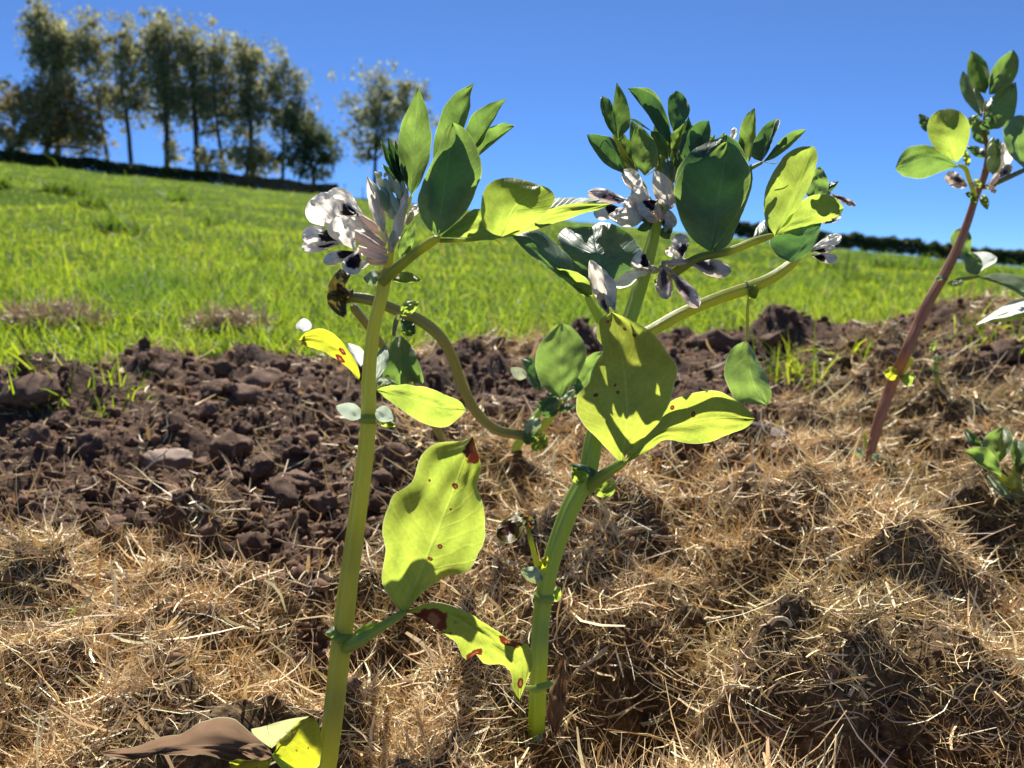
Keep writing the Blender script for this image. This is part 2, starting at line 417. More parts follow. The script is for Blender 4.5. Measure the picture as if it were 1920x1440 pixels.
def bed_z(x, y):
    z = bed_plane(x, y)
    for (bx, by, r, a) in _B:
        q2 = ((x - bx) ** 2 + (y - by) ** 2) / (r * r)
        z = z + a * np.exp(-q2 * 1.6)
    m = soil_mask(x, y, bed_plane(x, y))
    wx = x + 0.012 * pnoise(x * 30, y * 30 + 4); wy = y + 0.012 * pnoise(x * 30 + 9, y * 30)
    mul = 0.046 * np.abs(pnoise(wx * 9, wy * 10)) + 0.032 * np.abs(pnoise(wx * 20 + 5, wy * 22)) + 0.010 * np.abs(pnoise(wx * 46, wy * 46 + 3)) + 0.002 * pnoise(x * 110, y * 110) - 0.023
    rid = 1 - 2 * np.abs(pnoise(x * 17 + 2, y * 15 + 9))
    dug = 0.020 * pnoise(x * 8 + 4, y * 8) + 0.022 * np.abs(pnoise(x * 15 + 2, y * 17 + 9)) + 0.012 * np.abs(pnoise(x * 34, y * 36)) + 0.004 * pnoise(x * 80, y * 80) + 0.002 * pnoise(x * 190, y * 190) - 0.008
    z = z + mul * (1 - m) + dug * m
    return z

def surf_z(x, y):
    """top of the soil, falling away under the turf past the bed's edge"""
    e = smooth(-0.06, 0.14, y - edge_y(x, y))
    return bed_z(x, y) * (1 - e) + (field_z(x, y) - 0.03) * e

# ------------------------------------------------------------------ ground sheet and bed
def fan(u0, u1, nu, ys):
    u = np.linspace(u0, u1, nu)
    U, Y = np.meshgrid(u, ys)
    X = U * (Y + 0.15)
    n, m = Y.shape
    i = np.arange(n - 1)[:, None] * m + np.arange(m - 1)[None, :]
    faces = np.stack([i, i + 1, i + 1 + m, i + m], -1).reshape(-1, 4)
    return X.ravel(), Y.ravel(), faces

m, nt, out = new_mat('meadow'); L = nt.links
tc = N(nt, 'ShaderNodeTexCoord')
n1 = N(nt, 'ShaderNodeTexNoise'); n1.inputs['Scale'].default_value = 0.35; n1.inputs['Detail'].default_value = 8; n1.inputs['Roughness'].default_value = 0.65
L.new(tc.outputs['Object'], n1.inputs['Vector'])
n2 = N(nt, 'ShaderNodeTexNoise'); n2.inputs['Scale'].default_value = 6.0; n2.inputs['Detail'].default_value = 8; n2.inputs['Roughness'].default_value = 0.7
L.new(tc.outputs['Object'], n2.inputs['Vector'])
c = ramp(nt, n1.outputs[0], [(0.3, (0.080, 0.145, 0.018)), (0.5, (0.120, 0.200, 0.022)), (0.62, (0.150, 0.225, 0.026)), (0.75, (0.18, 0.21, 0.045))])
c = mixc(nt, math_n(nt, 'MULTIPLY_ADD', n2.outputs[0], 2.0, -0.6, clamp=True), mixc(nt, 0.5, c, (0.03, 0.07, 0.015)), c)
b = N(nt, 'ShaderNodeBump'); b.inputs['Strength'].default_value = 1.0; b.inputs['Distance'].default_value = 0.12
L.new(n2.outputs[0], b.inputs['Height'])
sheet_bsdf(nt, out, c, (0.26, 0.38, 0.03), 0.25, 0.9, 0.02, b.outputs[0])
M['meadow'] = m

ys = np.concatenate([np.linspace(-3, 0.6, 12), np.geomspace(0.7, 80, 190), np.linspace(83, 100, 8)])
u = np.linspace(-1.5, 1.5, 160)
U, Y = np.meshgrid(u, ys)
X = U * (np.abs(Y) + 1.5)
Z = field_z(X, Y)
e = smooth(-0.1, 0.16, Y - edge_y(X, Y))
Z = np.where(Y < 4, (bed_plane(X, np.minimum(Y, 2)) - 0.12) * (1 - e) + Z * e, Z)
n_, m_ = Y.shape
ii = np.arange(n_ - 1)[:, None] * m_ + np.arange(m_ - 1)[None, :]
me = mesh_np('meadow', np.stack([X.ravel(), Y.ravel(), Z.ravel()], -1), np.stack([ii, ii + 1, ii + 1 + m_, ii + m_], -1).reshape(-1, 4))
tag(obj('meadow', me, M['meadow']), 'green grassy hillside rising to the tree line', None, kind='structure')

# soil material: colour from the mulch share of the spot
m, nt, out = new_mat('bed_soil'); L = nt.links
tc = N(nt, 'ShaderNodeTexCoord')
at = N(nt, 'ShaderNodeVertexColor', layer_name='tint')
sep = N(nt, 'ShaderNodeSeparateColor'); L.new(at.outputs[0], sep.inputs[0])
n1 = N(nt, 'ShaderNodeTexNoise'); n1.inputs['Scale'].default_value = 22; n1.inputs['Detail'].default_value = 7; n1.inputs['Roughness'].default_value = 0.7
L.new(tc.outputs['Object'], n1.inputs['Vector'])
n2 = N(nt, 'ShaderNodeTexNoise'); n2.inputs['Scale'].default_value = 240; n2.inputs['Detail'].default_value = 6; n2.inputs['Roughness'].default_value = 0.75
L.new(tc.outputs['Object'], n2.inputs['Vector'])
vo = N(nt, 'ShaderNodeTexVoronoi'); vo.inputs['Scale'].default_value = 170; L.new(tc.outputs['Object'], vo.inputs['Vector'])
soil = ramp(nt, n1.outputs[0], [(0.3, (0.052, 0.029, 0.018)), (0.5, (0.128, 0.075, 0.048)), (0.7, (0.24, 0.150, 0.100))])
soil = mixc(nt, math_n(nt, 'MULTIPLY_ADD', n2.outputs[0], 1.8, -0.5, clamp=True), mixc(nt, 0.6, soil, (0.03, 0.018, 0.014)), soil)
mul = ramp(nt, n2.outputs[0], [(0.35, (0.05, 0.030, 0.016)), (0.5, (0.13, 0.085, 0.045)), (0.65, (0.24, 0.165, 0.09))])
c = mixc(nt, sep.outputs[0], mul, soil)
b = N(nt, 'ShaderNodeBump'); b.inputs['Strength'].default_value = 0.9; b.inputs['Distance'].default_value = 0.004
L.new(math_n(nt, 'SUBTRACT', n2.outputs[0], math_n(nt, 'MULTIPLY', vo.outputs[0], 0.6)), b.inputs['Height'])
p = N(nt, 'ShaderNodeBsdfPrincipled'); p.inputs['Roughness'].default_value = 0.92; p.inputs['Specular IOR Level'].default_value = 0.15
L.new(c, p.inputs['Base Color']); L.new(b.outputs[0], p.inputs['Normal']); L.new(p.outputs[0], out.inputs['Surface'])
M['bed'] = m

m, nt, out = new_mat('clod_soil'); L = nt.links
tc = N(nt, 'ShaderNodeTexCoord'); oi = N(nt, 'ShaderNodeObjectInfo')
n1 = N(nt, 'ShaderNodeTexNoise'); n1.inputs['Scale'].default_value = 2.5; n1.inputs['Detail'].default_value = 8; n1.inputs['Roughness'].default_value = 0.72
L.new(tc.outputs['Object'], n1.inputs['Vector'])
c = ramp(nt, n1.outputs[0], [(0.3, (0.052, 0.029, 0.018)), (0.52, (0.138, 0.081, 0.052)), (0.72, (0.26, 0.165, 0.110))])
c = mixc(nt, oi.outputs['Random'], mixc(nt, 0.45, c, (0.035, 0.021, 0.015)), mixc(nt, 0.3, c, (0.26, 0.17, 0.12)))
b = N(nt, 'ShaderNodeBump'); b.inputs['Strength'].default_value = 0.8; b.inputs['Distance'].default_value = 0.003
L.new(n1.outputs[0], b.inputs['Height'])
p = N(nt, 'ShaderNodeBsdfPrincipled'); p.inputs['Roughness'].default_value = 0.9; p.inputs['Specular IOR Level'].default_value = 0.15
L.new(c, p.inputs['Base Color']); L.new(b.outputs[0], p.inputs['Normal']); L.new(p.outputs[0], out.inputs['Surface'])
M['clod'] = m

x, y, faces = fan(-1.15, 1.15, 560, np.concatenate([np.linspace(-0.25, 0.2, 20), np.geomspace(0.21, 2.3, 390)]))
z = surf_z(x, y)
me = mesh_np('soil_bed', np.stack([x, y, z], -1), faces)
sm = soil_mask(x, y, bed_plane(x, y))
colour_attr(me, np.stack([sm, sm, sm], -1))
bed = tag(obj('soil_bed', me, M['bed']), 'dug brown soil bed partly covered with dry mulch', None, kind='structure')

# clods: lumps of earth lying on the bed
def clod_mesh(seed, sub=3, rough=0.35, pts=15):
    rc_ = random.Random(seed)
    bm = bmesh.new()
    for k in range(pts):
        v = Vector((rc_.gauss(0, 1), rc_.gauss(0, 1), rc_.gauss(0, 1))).normalized() * rc_.uniform(.75, 1.15)
        bm.verts.new(v)
    g = bmesh.ops.convex_hull(bm, input=bm.verts)
    bmesh.ops.delete(bm, geom=[e for e in g['geom_interior'] if isinstance(e, bmesh.types.BMVert)], context='VERTS')
    bmesh.ops.subdivide_edges(bm, edges=bm.edges, cuts=1 if sub < 4 else 3, use_grid_fill=True)
    bmesh.ops.triangulate(bm, faces=bm.faces)
    o = Vector((seed * 7.3, seed * 3.1, seed * 1.7))
    for v in bm.verts:
        p = v.co.copy()
        v.co = p * (1 + rough * .32 * mnoise.noise(p * 1.6 + o) + 0.20 * mnoise.noise(p * 4 + o) + 0.13 * mnoise.noise(p * 9 + o))
        v.co.z *= 0.78
    bmesh.ops.recalc_face_normals(bm, faces=bm.faces)
    me = bpy.data.meshes.new('clod'); bm.to_mesh(me); bm.free()
    if sub >= 4:
        me.polygons.foreach_set('use_smooth', np.ones(len(me.polygons), dtype=bool))
    me.materials.append(M['clod'])
    return me
CL_S = [clod_mesh(i, 3, 0.55) for i in range(9)]
CL_B = [clod_mesh(20 + i, 4, 0.9, 20) for i in range(8)]
def put_clod(px, py, rpx, big=False, flat=1.0):
    P, d = ground_pt(px, py, bed_z)
    r = rpx * d / F
    o = obj('clod', random.choice(CL_B if big or rpx > 12 else CL_S), None, bed)
    o.location = (P[0], P[1], P[2] + r * 0.15 * flat)
    o.rotation_euler = (random.uniform(-.5, .5), random.uniform(-.5, .5), random.uniform(0, 6.28))
    o.scale = (r * random.uniform(.85, 1.25), r * random.uniform(.85, 1.25), r * random.uniform(.75, 1.05) * flat)
for a in [(70, 735, 80), (150, 800, 30), (250, 835, 34), (390, 1000, 52), (270, 905, 24), (470, 985, 30), (520, 990, 26), (560, 850, 42), (600, 900, 28),
          (95, 895, 30), (180, 930, 34), (60, 1045, 46), (120, 1060, 30), (440, 905, 40), (340, 930, 34), (210, 770, 26), (400, 780, 34), (480, 750, 30),
          (560, 740, 28), (610, 800, 30), (640, 740, 24), (755, 800, 30), (1460, 640, 48), (1540, 655, 34), (1600, 650, 44), (1560, 700, 30), (1090, 660, 40), (1660, 660, 30), (300, 700, 34), (360, 720, 28), (520, 690, 30)]:
    put_clod(a[0], a[1], a[2] * 0.62, True, 0.9)
cnt = 0
while cnt < 255:
    cx, cy, a, b_ = random.choice(SOIL[:8] + SOIL[:3] * 2)
    px = cx + random.uniform(-1, 1) * a; py = cy + random.uniform(-1, 1) * b_
    if not (-40 < px < 1960 and 690 < py < 1180) and not (px > 700 and 640 < py < 800): continue
    put_clod(px, py, 4 + 42 * random.random() ** 4.0); cnt += 1

# crumbs: too many and too small to count
bm = bmesh.new(); bmesh.ops.create_icosphere(bm, subdivisions=1, radius=1.0)
iv = np.array([v.co[:] for v in bm.verts]); iface = np.array([[v.index for v in f.verts] for f in bm.faces]); bm.free()
nC = 34000
yc = np.exp(rng.uniform(math.log(0.3), math.log(1.6), nC)); xc = rng.uniform(-.95, .95, nC) * (yc + 0.05)
keep = (rng.random(nC) < 0.12 + 0.88 * soil_mask(xc, yc, bed_plane(xc, yc))) & (yc < edge_y(xc, yc) + 0.05)
xc, yc = xc[keep], yc[keep]; nC = len(xc)
rc = (0.0008 + 0.0050 * rng.random(nC) ** 5) * (0.55 + 0.75 * yc)
zc = surf_z(xc, yc) + rc * 0.3
jit = 1 + 0.32 * rng.standard_normal((nC, len(iv), 1)).clip(-1.5, 1.5)
sc3 = rng.uniform(0.6, 1.35, (nC, 1, 3))
V = (iv[None] * jit * sc3) * rc[:, None, None] + np.stack([xc, yc, zc], -1)[:, None, :]
Fc = (iface[None] + (np.arange(nC) * len(iv))[:, None, None]).reshape(-1, 3)
me = mesh_np('soil_crumbs', V.reshape(-1, 3), Fc, False)
k = np.repeat(rng.uniform(0.5, 1.5, nC), len(iv))[:, None]
colour_attr(me, k * np.array((0.142, 0.086, 0.056)))
M['crumb'] = tint_mat('crumb_soil', 0.0, 0.95, 0.1)
tag(obj('soil_crumbs', me, M['crumb'], bed), kind='stuff')

# ------------------------------------------------------------------ ribbons: straw, grass
def ribbons(P0, az, el, ln, wd, curl, nseg, roll, side_curl, taper, droop=None):
    """n curved strips. returns vertices (n,(nseg+1)*2,3) and faces"""
    n = len(az)
    d = np.stack([np.cos(az) * np.cos(el), np.sin(az) * np.cos(el), np.sin(el)], -1)
    sidev = np.stack([-np.sin(az), np.cos(az), np.zeros(n)], -1)
    upv = np.cross(d, sidev) * -1
    pts = [P0]; dirs = [d]
    cur = P0.copy(); dd = d.copy()
    for i in range(nseg):
        dd = dd + (upv * (curl / nseg)[:, None] + sidev * (side_curl / nseg)[:, None])
        if droop is not None:
            dd[:, 2] -= droop / nseg * (i + 1) / nseg * 2
        dd /= np.linalg.norm(dd, axis=1, keepdims=True)
        cur = cur + dd * (ln / nseg)[:, None]
        pts.append(cur.copy()); dirs.append(dd.copy())
    rows = []
    for i, (p, q) in enumerate(zip(pts, dirs)):
        sv = np.cross(q, upv); nl = np.linalg.norm(sv, axis=1, keepdims=True); sv = sv / np.maximum(nl, 1e-6)
        nv = np.cross(q, sv)
        wv = sv * np.cos(roll)[:, None] + nv * np.sin(roll)[:, None]
        w = (wd * taper(i / nseg) * 0.5)[:, None]
        rows += [p - wv * w, p + wv * w]
    V = np.stack(rows, 1)
    k = np.arange(nseg)
    f = np.stack([2 * k, 2 * k + 1, 2 * k + 3, 2 * k + 2], -1)
    Fc = (f[None] + (np.arange(n) * (nseg + 1) * 2)[:, None, None]).reshape(-1, 4)
    return V, Fc

def straw(n, seed):
    r = np.random.default_rng(seed)
    y = np.exp(r.uniform(math.log(0.20), math.log(1.75), n)); x = r.uniform(-.80, .80, n) * (y + 0.08)
    zb = bed_plane(x, y)
    sm = soil_mask(x, y, zb)
    pit = sum(np.exp(-((x - bx) ** 2 + (y - by) ** 2) / (rr_ * rr_) * 2.2) for bx, by, rr_, aa in _B if aa < 0)
    hole = (1 - 0.72 * np.clip(pit, 0, 1)) * (0.25 + 0.75 * smooth(-0.45, 0.10, pnoise(x * 23 + 3, y * 23)))
    ppx, ppy = proj(np.stack([x, y, zb], -1))
    hole = np.where((ppx > 330) & (ppx < 650) & (y < 0.335), 0.0, hole)
    keep = (r.random(n) < (1 - 0.91 * sm) * hole) & (y < edge_y(x, y) + 0.03)
    x, y, sm = x[keep], y[keep], sm[keep]; n = len(x)
    near = np.clip(y / 0.5, 0.75, 1.8)
    h = r.random(n) ** 1.6 * 0.0085 * (1 - 0.8 * sm) * (0.35 + 0.9 * smooth(-.4, .6, pnoise(x * 28, y * 28)))
    z0 = surf_z(x, y); z = z0 + h
    broad = r.random(n) < 0.10
    ln = np.exp(r.normal(math.log(0.0100), 0.55, n)).clip(0.004, 0.045) * (0.8 + 0.4 * near) * np.where(broad, 1.3, 1)
    wd = np.exp(r.normal(math.log(0.00046), 0.45, n)).clip(0.00025, 0.0018) * near * np.where(broad, 2.6, 1)
    # strands lie in loose swirls rather than all ways alike, draped along the slope
    sw = pnoise(x * 11 + 40, y * 11) * 4.5
    az = sw + r.normal(0, 0.9, n) + np.where(r.random(n) < .5, 0, math.pi)
    e_ = 0.006
    slope = np.arctan2(surf_z(x + e_ * np.cos(az), y + e_ * np.sin(az)) - z0, e_)
    up = r.random(n) < 0.08
    el = np.clip(slope, -1.2, 1.2) * 0.9 + r.normal(0.02, 0.20, n) + np.where(up, np.abs(r.normal(0.3, 0.35, n)), 0)
    el = el * (1 - 0.4 * sm)
    curl = r.normal(-0.5, 1.3, n); sc_ = r.normal(0, 1.9, n)
    V, Fc = ribbons(np.stack([x, y, z], -1), az, el, ln, wd, curl, 3, np.where(broad, r.normal(0, .5, n), r.uniform(0, 3.14, n)), sc_, lambda t: 1.0 - 0.45 * abs(t - .5) * 2)
    pal = np.array([(0.72, 0.54, 0.32), (0.62, 0.43, 0.23), (0.82, 0.68, 0.46), (0.50, 0.31, 0.15), (0.46, 0.38, 0.19), (0.30, 0.19, 0.10), (0.76, 0.66, 0.50)])
    wp = np.array([.25, .20, .11, .15, .10, .13, .06])
    C = np.minimum(pal[r.choice(len(pal), n, p=wp)] * r.uniform(0.75, 1.28, (n, 1)) * np.array((1.12, 1.10, 1.00)), 0.92)
    ol = smooth(0.15, 0.7, pnoise(x * 6 + 9, y * 6 + 2) + 0.5 * smooth(0.1, 0.5, x / (y + .1)))[:, None]
    C = C * (1 - 0.35 * ol) + np.array((0.28, 0.25, 0.09)) * 0.35 * ol
    return V, Fc, np.repeat(C, V.shape[1], 0)
V, Fc, C = straw(320000, 5)
me = mesh_np('straw_mulch', V.reshape(-1, 3), Fc); colour_attr(me, C)
M['straw'] = tint_mat('dry_straw', 0.14, 0.5, 0.4, (1.0, 0.90, 0.72), 1.0)
tag(obj('straw_mulch', me, M['straw']), 'dry tan grass clippings spread as mulch over the bed', 'mulch', kind='stuff')

# ------------------------------------------------------------------ tubes and sheets traced at their own distances
def catmull(P, n):
    P = np.asarray(P, float)
    if len(P) == 2:
        t = np.linspace(0, 1, n)[:, None]
        return P[0] * (1 - t) + P[1] * t
    Q = np.vstack([2 * P[0] - P[1], P, 2 * P[-1] - P[-2]])
    res = []
    for i in range(1, len(Q) - 2):
        p0, p1, p2, p3 = Q[i - 1], Q[i], Q[i + 1], Q[i + 2]
        t = np.linspace(0, 1, 14, endpoint=False)[:, None]
        res.append(0.5 * (2 * p1 + (p2 - p0) * t + (2 * p0 - 5 * p1 + 4 * p2 - p3) * t * t + (3 * p1 - p0 - 3 * p2 + p3) * t ** 3))
    res.append(P[-1:]); A = np.vstack(res)
    s = np.concatenate([[0], np.cumsum(np.linalg.norm(np.diff(A[:, :2], axis=0), axis=1) + 1e-9)])
    return np.stack([np.interp(np.linspace(0, s[-1], n), s, A[:, k]) for k in range(A.shape[1])], -1)

Z0 = (0, 0, 1); Z1 = (520, 140, 3.6); Z2 = (940, 130, 2.8235); Z3 = (540, 480, 3.6); Z4 = (940, 560, 3.5556); Z5 = (560, 800, 2.25)
Z6 = (1560, 60, 2.4); Z7 = (1460, 600, 3.6); Z8 = (160, 1200, 3.2); Z9 = (1000, 1140, 3.84)
def zp(Zm, pts):
    return [(Zm[0] + p[0] / Zm[2], Zm[1] + p[1] / Zm[2]) + tuple(p[2:]) for p in pts]

def tube_world(name, P, R, mat, parent, ns=12, rib=0.07, bump=None):
    P = np.asarray(P); n = len(P)
    T = np.gradient(P, axis=0); T /= np.linalg.norm(T, axis=1, keepdims=True)
    ref = np.array((0.3, 1.0, 0.1)); A = np.cross(T, ref); A /= np.linalg.norm(A, axis=1, keepdims=True)
    B = np.cross(T, A)
    th = np.linspace(0, 2 * math.pi, ns + 1)
    rr = (1 + rib * np.cos(4 * th))
    ln = np.concatenate([[0], np.cumsum(np.linalg.norm(np.diff(P, axis=0), axis=1))])
    V = P[:, None, :] + (np.asarray(R)[:, None] * rr[None])[:, :, None] * (np.cos(th)[None, :, None] * A[:, None, :] + np.sin(th)[None, :, None] * B[:, None, :])
    i = np.arange(n - 1)[:, None] * (ns + 1) + np.arange(ns)[None]
    Fc = np.stack([i, i + 1, i + 2 + ns, i + 1 + ns], -1).reshape(-1, 4)
    uv = np.stack(np.broadcast_arrays(th[None] / (2 * math.pi), ln[:, None] * 60), -1).reshape(-1, 2)
    # rounded end caps
    me = mesh_np(name, V.reshape(-1, 3), Fc); uv_attr(me, uv)
    return obj(name, me, mat, parent)

def tube(name, Zm, pts, mat, parent, ns=12, n=None, rib=0.07, close=True):
    """pts: (x, y, distance, width in photo px)"""
    pts = zp(Zm, pts)
    A = catmull(pts, n or max(8, 7 * len(pts)))
    P = np.array([W(a[0], a[1], a[2]) for a in A])
    R = A[:, 3] / 2 * A[:, 2] / F
    if close:
        R[-1] *= 0.35
        P[-1] = P[-1] + (P[-1] - P[-2]) * 0.1
    return tube_world(name, P, R, mat, parent, ns, rib)

PROF = {'ovate': ((.06, .38), (.22, .86), (.42, 1.0), (.65, .86), (.85, .48), (.95, .22)),
        'obovate': ((.06, .22), (.22, .58), (.45, .92), (.66, 1.0), (.85, .74), (.95, .42)),
        'lance': ((.06, .30), (.25, .80), (.48, 1.0), (.70, .78), (.88, .36), (.96, .13)),
        'petal': ((.05, .18), (.25, .50), (.5, .90), (.72, 1.0), (.88, .80), (.96, .45))}

def sheet(name, Zm, base, tip, d, mat, parent, L=None, R=None, w=None, shape='ovate', mid=(), dl=0.004, dr=0.004, nt_=22, ns=7, rip=1.0, seed=None):
    """a leaf or petal: outline and midrib in photo px, distances d along the midrib, edges dl / dr metres farther (+) or nearer (-)"""
    sd = random.random() * 50 if seed is None else seed
    base, tip = zp(Zm, [base, tip])
    bv, tv = np.array(base), np.array(tip)
    ax = tv - bv; nl = np.array((ax[1], -ax[0])) / np.hypot(*ax)
    if w is not None:
        wl, wr = (w if isinstance(w, tuple) else (w / 2, w / 2))
        L = [tuple(bv + ax * t + nl * q * wl / Zm[2]) for t, q in PROF[shape]] if L is None else zp(Zm, L)
        R = [tuple(bv + ax * t - nl * q * wr / Zm[2]) for t, q in PROF[shape]] if R is None else zp(Zm, R)
    else:
        L, R = zp(Zm, L), zp(Zm, R)
    md = zp(Zm, list(mid))
    cl = catmull([base] + L + [tip], nt_); cr = catmull([base] + R + [tip], nt_); cm = catmull([base] + md + [tip], nt_)
    t = np.linspace(0, 1, nt_)
    amp = 0.013 * np.hypot(*ax) * rip ** .5 * (name != 'x')
    for c__, ph in ((cl, 0.0), (cr, 31.0)):
        wv = pnoise(t * 9 + sd * 1.7 + ph, t * 0 + sd) * .8 + pnoise(t * 21 + sd + ph, t * 0) * .35
        c__ += nl[None] * (amp * wv * np.sin(np.pi * t) ** .5)[:, None]
    d = np.atleast_1d(np.array(d, float))
    dm = np.interp(t, np.linspace(0, 1, len(d)), d) if len(d) > 1 else np.full(nt_, d[0])
    if len(d) > 2:
        dm = catmull(np.stack([np.linspace(0, 1, len(d)), np.zeros(len(d)), d], -1), nt_)[:, 2]
    s = np.linspace(-1, 1, 2 * ns + 1)
    prof = np.sin(np.pi * np.clip(t, 0, 1)) ** 0.6
    rows = []
    for j, sj in enumerate(s):
        a = abs(sj); e = cl if sj < 0 else cr; off = dl if sj < 0 else dr
        xy = cm * (1 - a) + e * a
        rp = rip * 0.0014 * a * np.sin(t * (11 + sd % 5) + sd + (2 if sj > 0 else 0)) + rip * 0.0011 * pnoise(t * 6 + sd, np.full_like(t, sj * 3.0 + sd))
        dd = dm + off * (0.35 * a + 0.65 * a * a) * prof + rp * (dm / 0.35)
        rows.append(CAM + dd[:, None] * (FWD + ((xy[:, 0] - 960) / F)[:, None] * RGT + ((720 - xy[:, 1]) / F)[:, None] * UPV))
    V = np.stack(rows, 1).reshape(-1, 3); m_ = 2 * ns + 1
    i = np.arange(nt_ - 1)[:, None] * m_ + np.arange(m_ - 1)[None]
    Fc = np.stack([i, i + 1, i + 1 + m_, i + m_], -1).reshape(-1, 4)
    uv = np.stack(np.broadcast_arrays(s[None], t[:, None]), -1).reshape(-1, 2)
    me = mesh_np(name, V, Fc); uv_attr(me, uv)
    return obj(name, me, mat if not isinstance(mat, str) else M[mat], parent)

def leaf(*a, **k): return sheet('leaf', *a, **k)
def stipule(*a, **k): return sheet('stipule', *a, nt_=12, ns=4, **k)

def flower(Zm, node, mouth, d, parent, petals, cw=26, cal='calyx_pink'):
    """calyx tube from the stalk to the mouth; petals: (kind, base, tip, width, distance offset, fold)"""
    k = Zm[2]
    (x0, y0), (x1, y1) = node, mouth
    pts = [(x0, y0, d, cw * .35 / k), (x0 + (x1 - x0) * .25, y0 + (y1 - y0) * .25 + cw * .10, d, cw * .62 / k), (x0 + (x1 - x0) * .6, y0 + (y1 - y0) * .6 + cw * .08, d, cw * .78 / k), (x1, y1, d, cw * .5 / k)]
    fl = tube('flower', Zm, pts, M[cal], parent, 10, 10, 0.0, False)
    for (kind, b_, t_, w_, do, fo) in petals:
        sheet('petal', Zm, b_, t_, (d + do, d + do + 0.002, d + do), M[kind], fl, w=w_, shape='ovate' if kind == 'banner_grey' else 'petal', dl=fo, dr=fo if not isinstance(w_, tuple) else fo * .6, nt_=18, ns=6, rip=1.5)
    return fl

def bud(Zm, base, tip, w_, d, parent, mat='bud', name='flower_bud'):
    (x0, y0), (x1, y1) = base, tip
    f = lambda t: (x0 + (x1 - x0) * t, y0 + (y1 - y0) * t)
    pts = [(*f(0), d, w_ * .35 / Zm[2]), (*f(.3), d, w_ * .95 / Zm[2]), (*f(.6), d, w_ / Zm[2]), (*f(.85), d, w_ * .6 / Zm[2]), (*f(1), d, w_ * .1 / Zm[2])]
    return tube(name, Zm, pts, M[mat], parent, 8, 10, 0.0)

def root_at(px, py):
    P, d = ground_pt(px, py, bed_z)
    return d

# ------------------------------------------------------------------ bean plant with the blighted lower leaf (front)
p1 = thing('bean_plant', 'tall bean plant in front with black spotted white flowers and a brown blotched lower leaf', 'bean plant', 'broad bean plants')
D = 0.315
tube('stem', Z0, [(588, 1560, .318, 35.3), (606, 1470, .318, 35.3), (620, 1380, D, 35.3), (640, 1205, D, 36.2), (655, 1080, D, 33.6), (678, 910, D, 30.3), (690, 800, .317, 28.6), (692, 700, .318, 24.6), (700, 620, .318, 23.8),
                  (714, 560, .318, 22.3), (722, 522, .318, 22.3), (727, 500, .318, 17.9), (735, 460, .320, 11.9), (752, 415, .325, 8.9), (772, 365, .328, 6.7)], M['stem'], p1, 28, 120, 0.13)
tube('petiole', Z1, [(700, 1400, .316, 20), (800, 1310, .312, 20), (930, 1205, .308, 17), (1030, 1135, .306, 17), (1095, 1095, .305, 12)], M['stem_thin'], p1)
tube('petiole', Z1, [(1095, 1120, .306, 8), (1250, 1118, .31, 7), (1430, 1105, .315, 6), (1500, 1130, .316, 3), (1545, 1200, .316, 2)], M['stem_thin'], p1, 8)
leaf(Z1, (905, 815), (950, 85), (.325, .33, .328), 'green2', p1, L=[(850, 700), (818, 560), (820, 420), (850, 300), (905, 180)], R=[(960, 740), (1010, 620), (1040, 480), (1030, 330), (1005, 220), (970, 130)], dl=-.005, dr=-.004)
leaf(Z1, (1090, 690), (1330, 55), (.335, .345), 'green', p1, L=[(1060, 600), (1052, 470), (1090, 320), (1130, 210), (1220, 110)], R=[(1200, 500), (1270, 330), (1300, 220), (1310, 110)], mid=[(1230, 300)], dl=-.004, dr=-.010)
leaf(Z1, (1220, 640), (1550, 160), (.337, .35), 'green', p1, L=[(1250, 450), (1280, 340), (1330, 260), (1430, 195)], R=[(1330, 520), (1420, 370), (1480, 270), (1525, 190)], dl=-.005, dr=-.008)
leaf(Z1, (1250, 640), (1605, 345), (.338, .35), 'green', p1, L=[(1330, 480), (1370, 430), (1430, 360), (1530, 325)], R=[(1340, 560), (1400, 480), (1470, 435), (1560, 375)], dl=-.004, dr=-.008)
leaf(Z1, (1085, 1000), (1200, 350), (.306, .307, .311), 'dark', p1, L=[(1000, 880), (985, 740), (1045, 590), (1130, 470)], R=[(1190, 930), (1280, 760), (1325, 600), (1290, 450)], dl=-.004, dr=.005)  # added behind the next leaf, hidden by it, to keep it in shade
leaf(Z1, (1080, 1090), (1185, 322), (.303, .304, .308), 'green2', p1, L=[(1000, 1020), (950, 900), (965, 770), (1030, 620), (1090, 500), (1135, 370)], R=[(1180, 1020), (1290, 900), (1350, 760), (1383, 640), (1340, 480), (1290, 390), (1230, 340)], dl=-.004, dr=.005)
leaf(Z0, (826, 444), (1147, 382), (.303, .305, .315), 'lime', p1, L=[(860, 415), (890, 392), (940, 396), (1010, 395), (1050, 386), (1100, 378)], R=[(870, 446), (940, 448), (1000, 432), (1060, 412), (1115, 396)], mid=[(930, 425), (1040, 402)], dl=-.002, dr=.004)
leaf(Z0, (938, 446), (1012, 347), (.296, .290, .297), 'lime', p1, L=[(908, 425), (902, 385), (913, 347), (948, 333), (985, 338)], R=[(978, 432), (1024, 398), (1041, 372), (1030, 354)], mid=[(965, 390)], dl=.006, dr=.004)
leaf(Z0, (1000, 400), (1128, 374), (.31, .335), 'glaucous', p1, L=[(1030, 375), (1060, 371), (1095, 371)], R=[(1050, 396), (1100, 386)], dl=.01, dr=.002)
leaf(Z1, (830, 1240), (925, 990), (.322, .326), 'green2', p1, w=90, dl=-.004)
for b_, t_, w_ in [((850, 770), (690, 425), 55), ((850, 760), (748, 420), 75), ((860, 760), (795, 440), 60), ((830, 740), (705, 600), 50), ((880, 740), (820, 520), 45)]:
    leaf(Z1, b_, t_, (.327, .336), 'dark', p1, w=w_, shape='lance', dl=-.006, dr=-.006, nt_=14, ns=4)
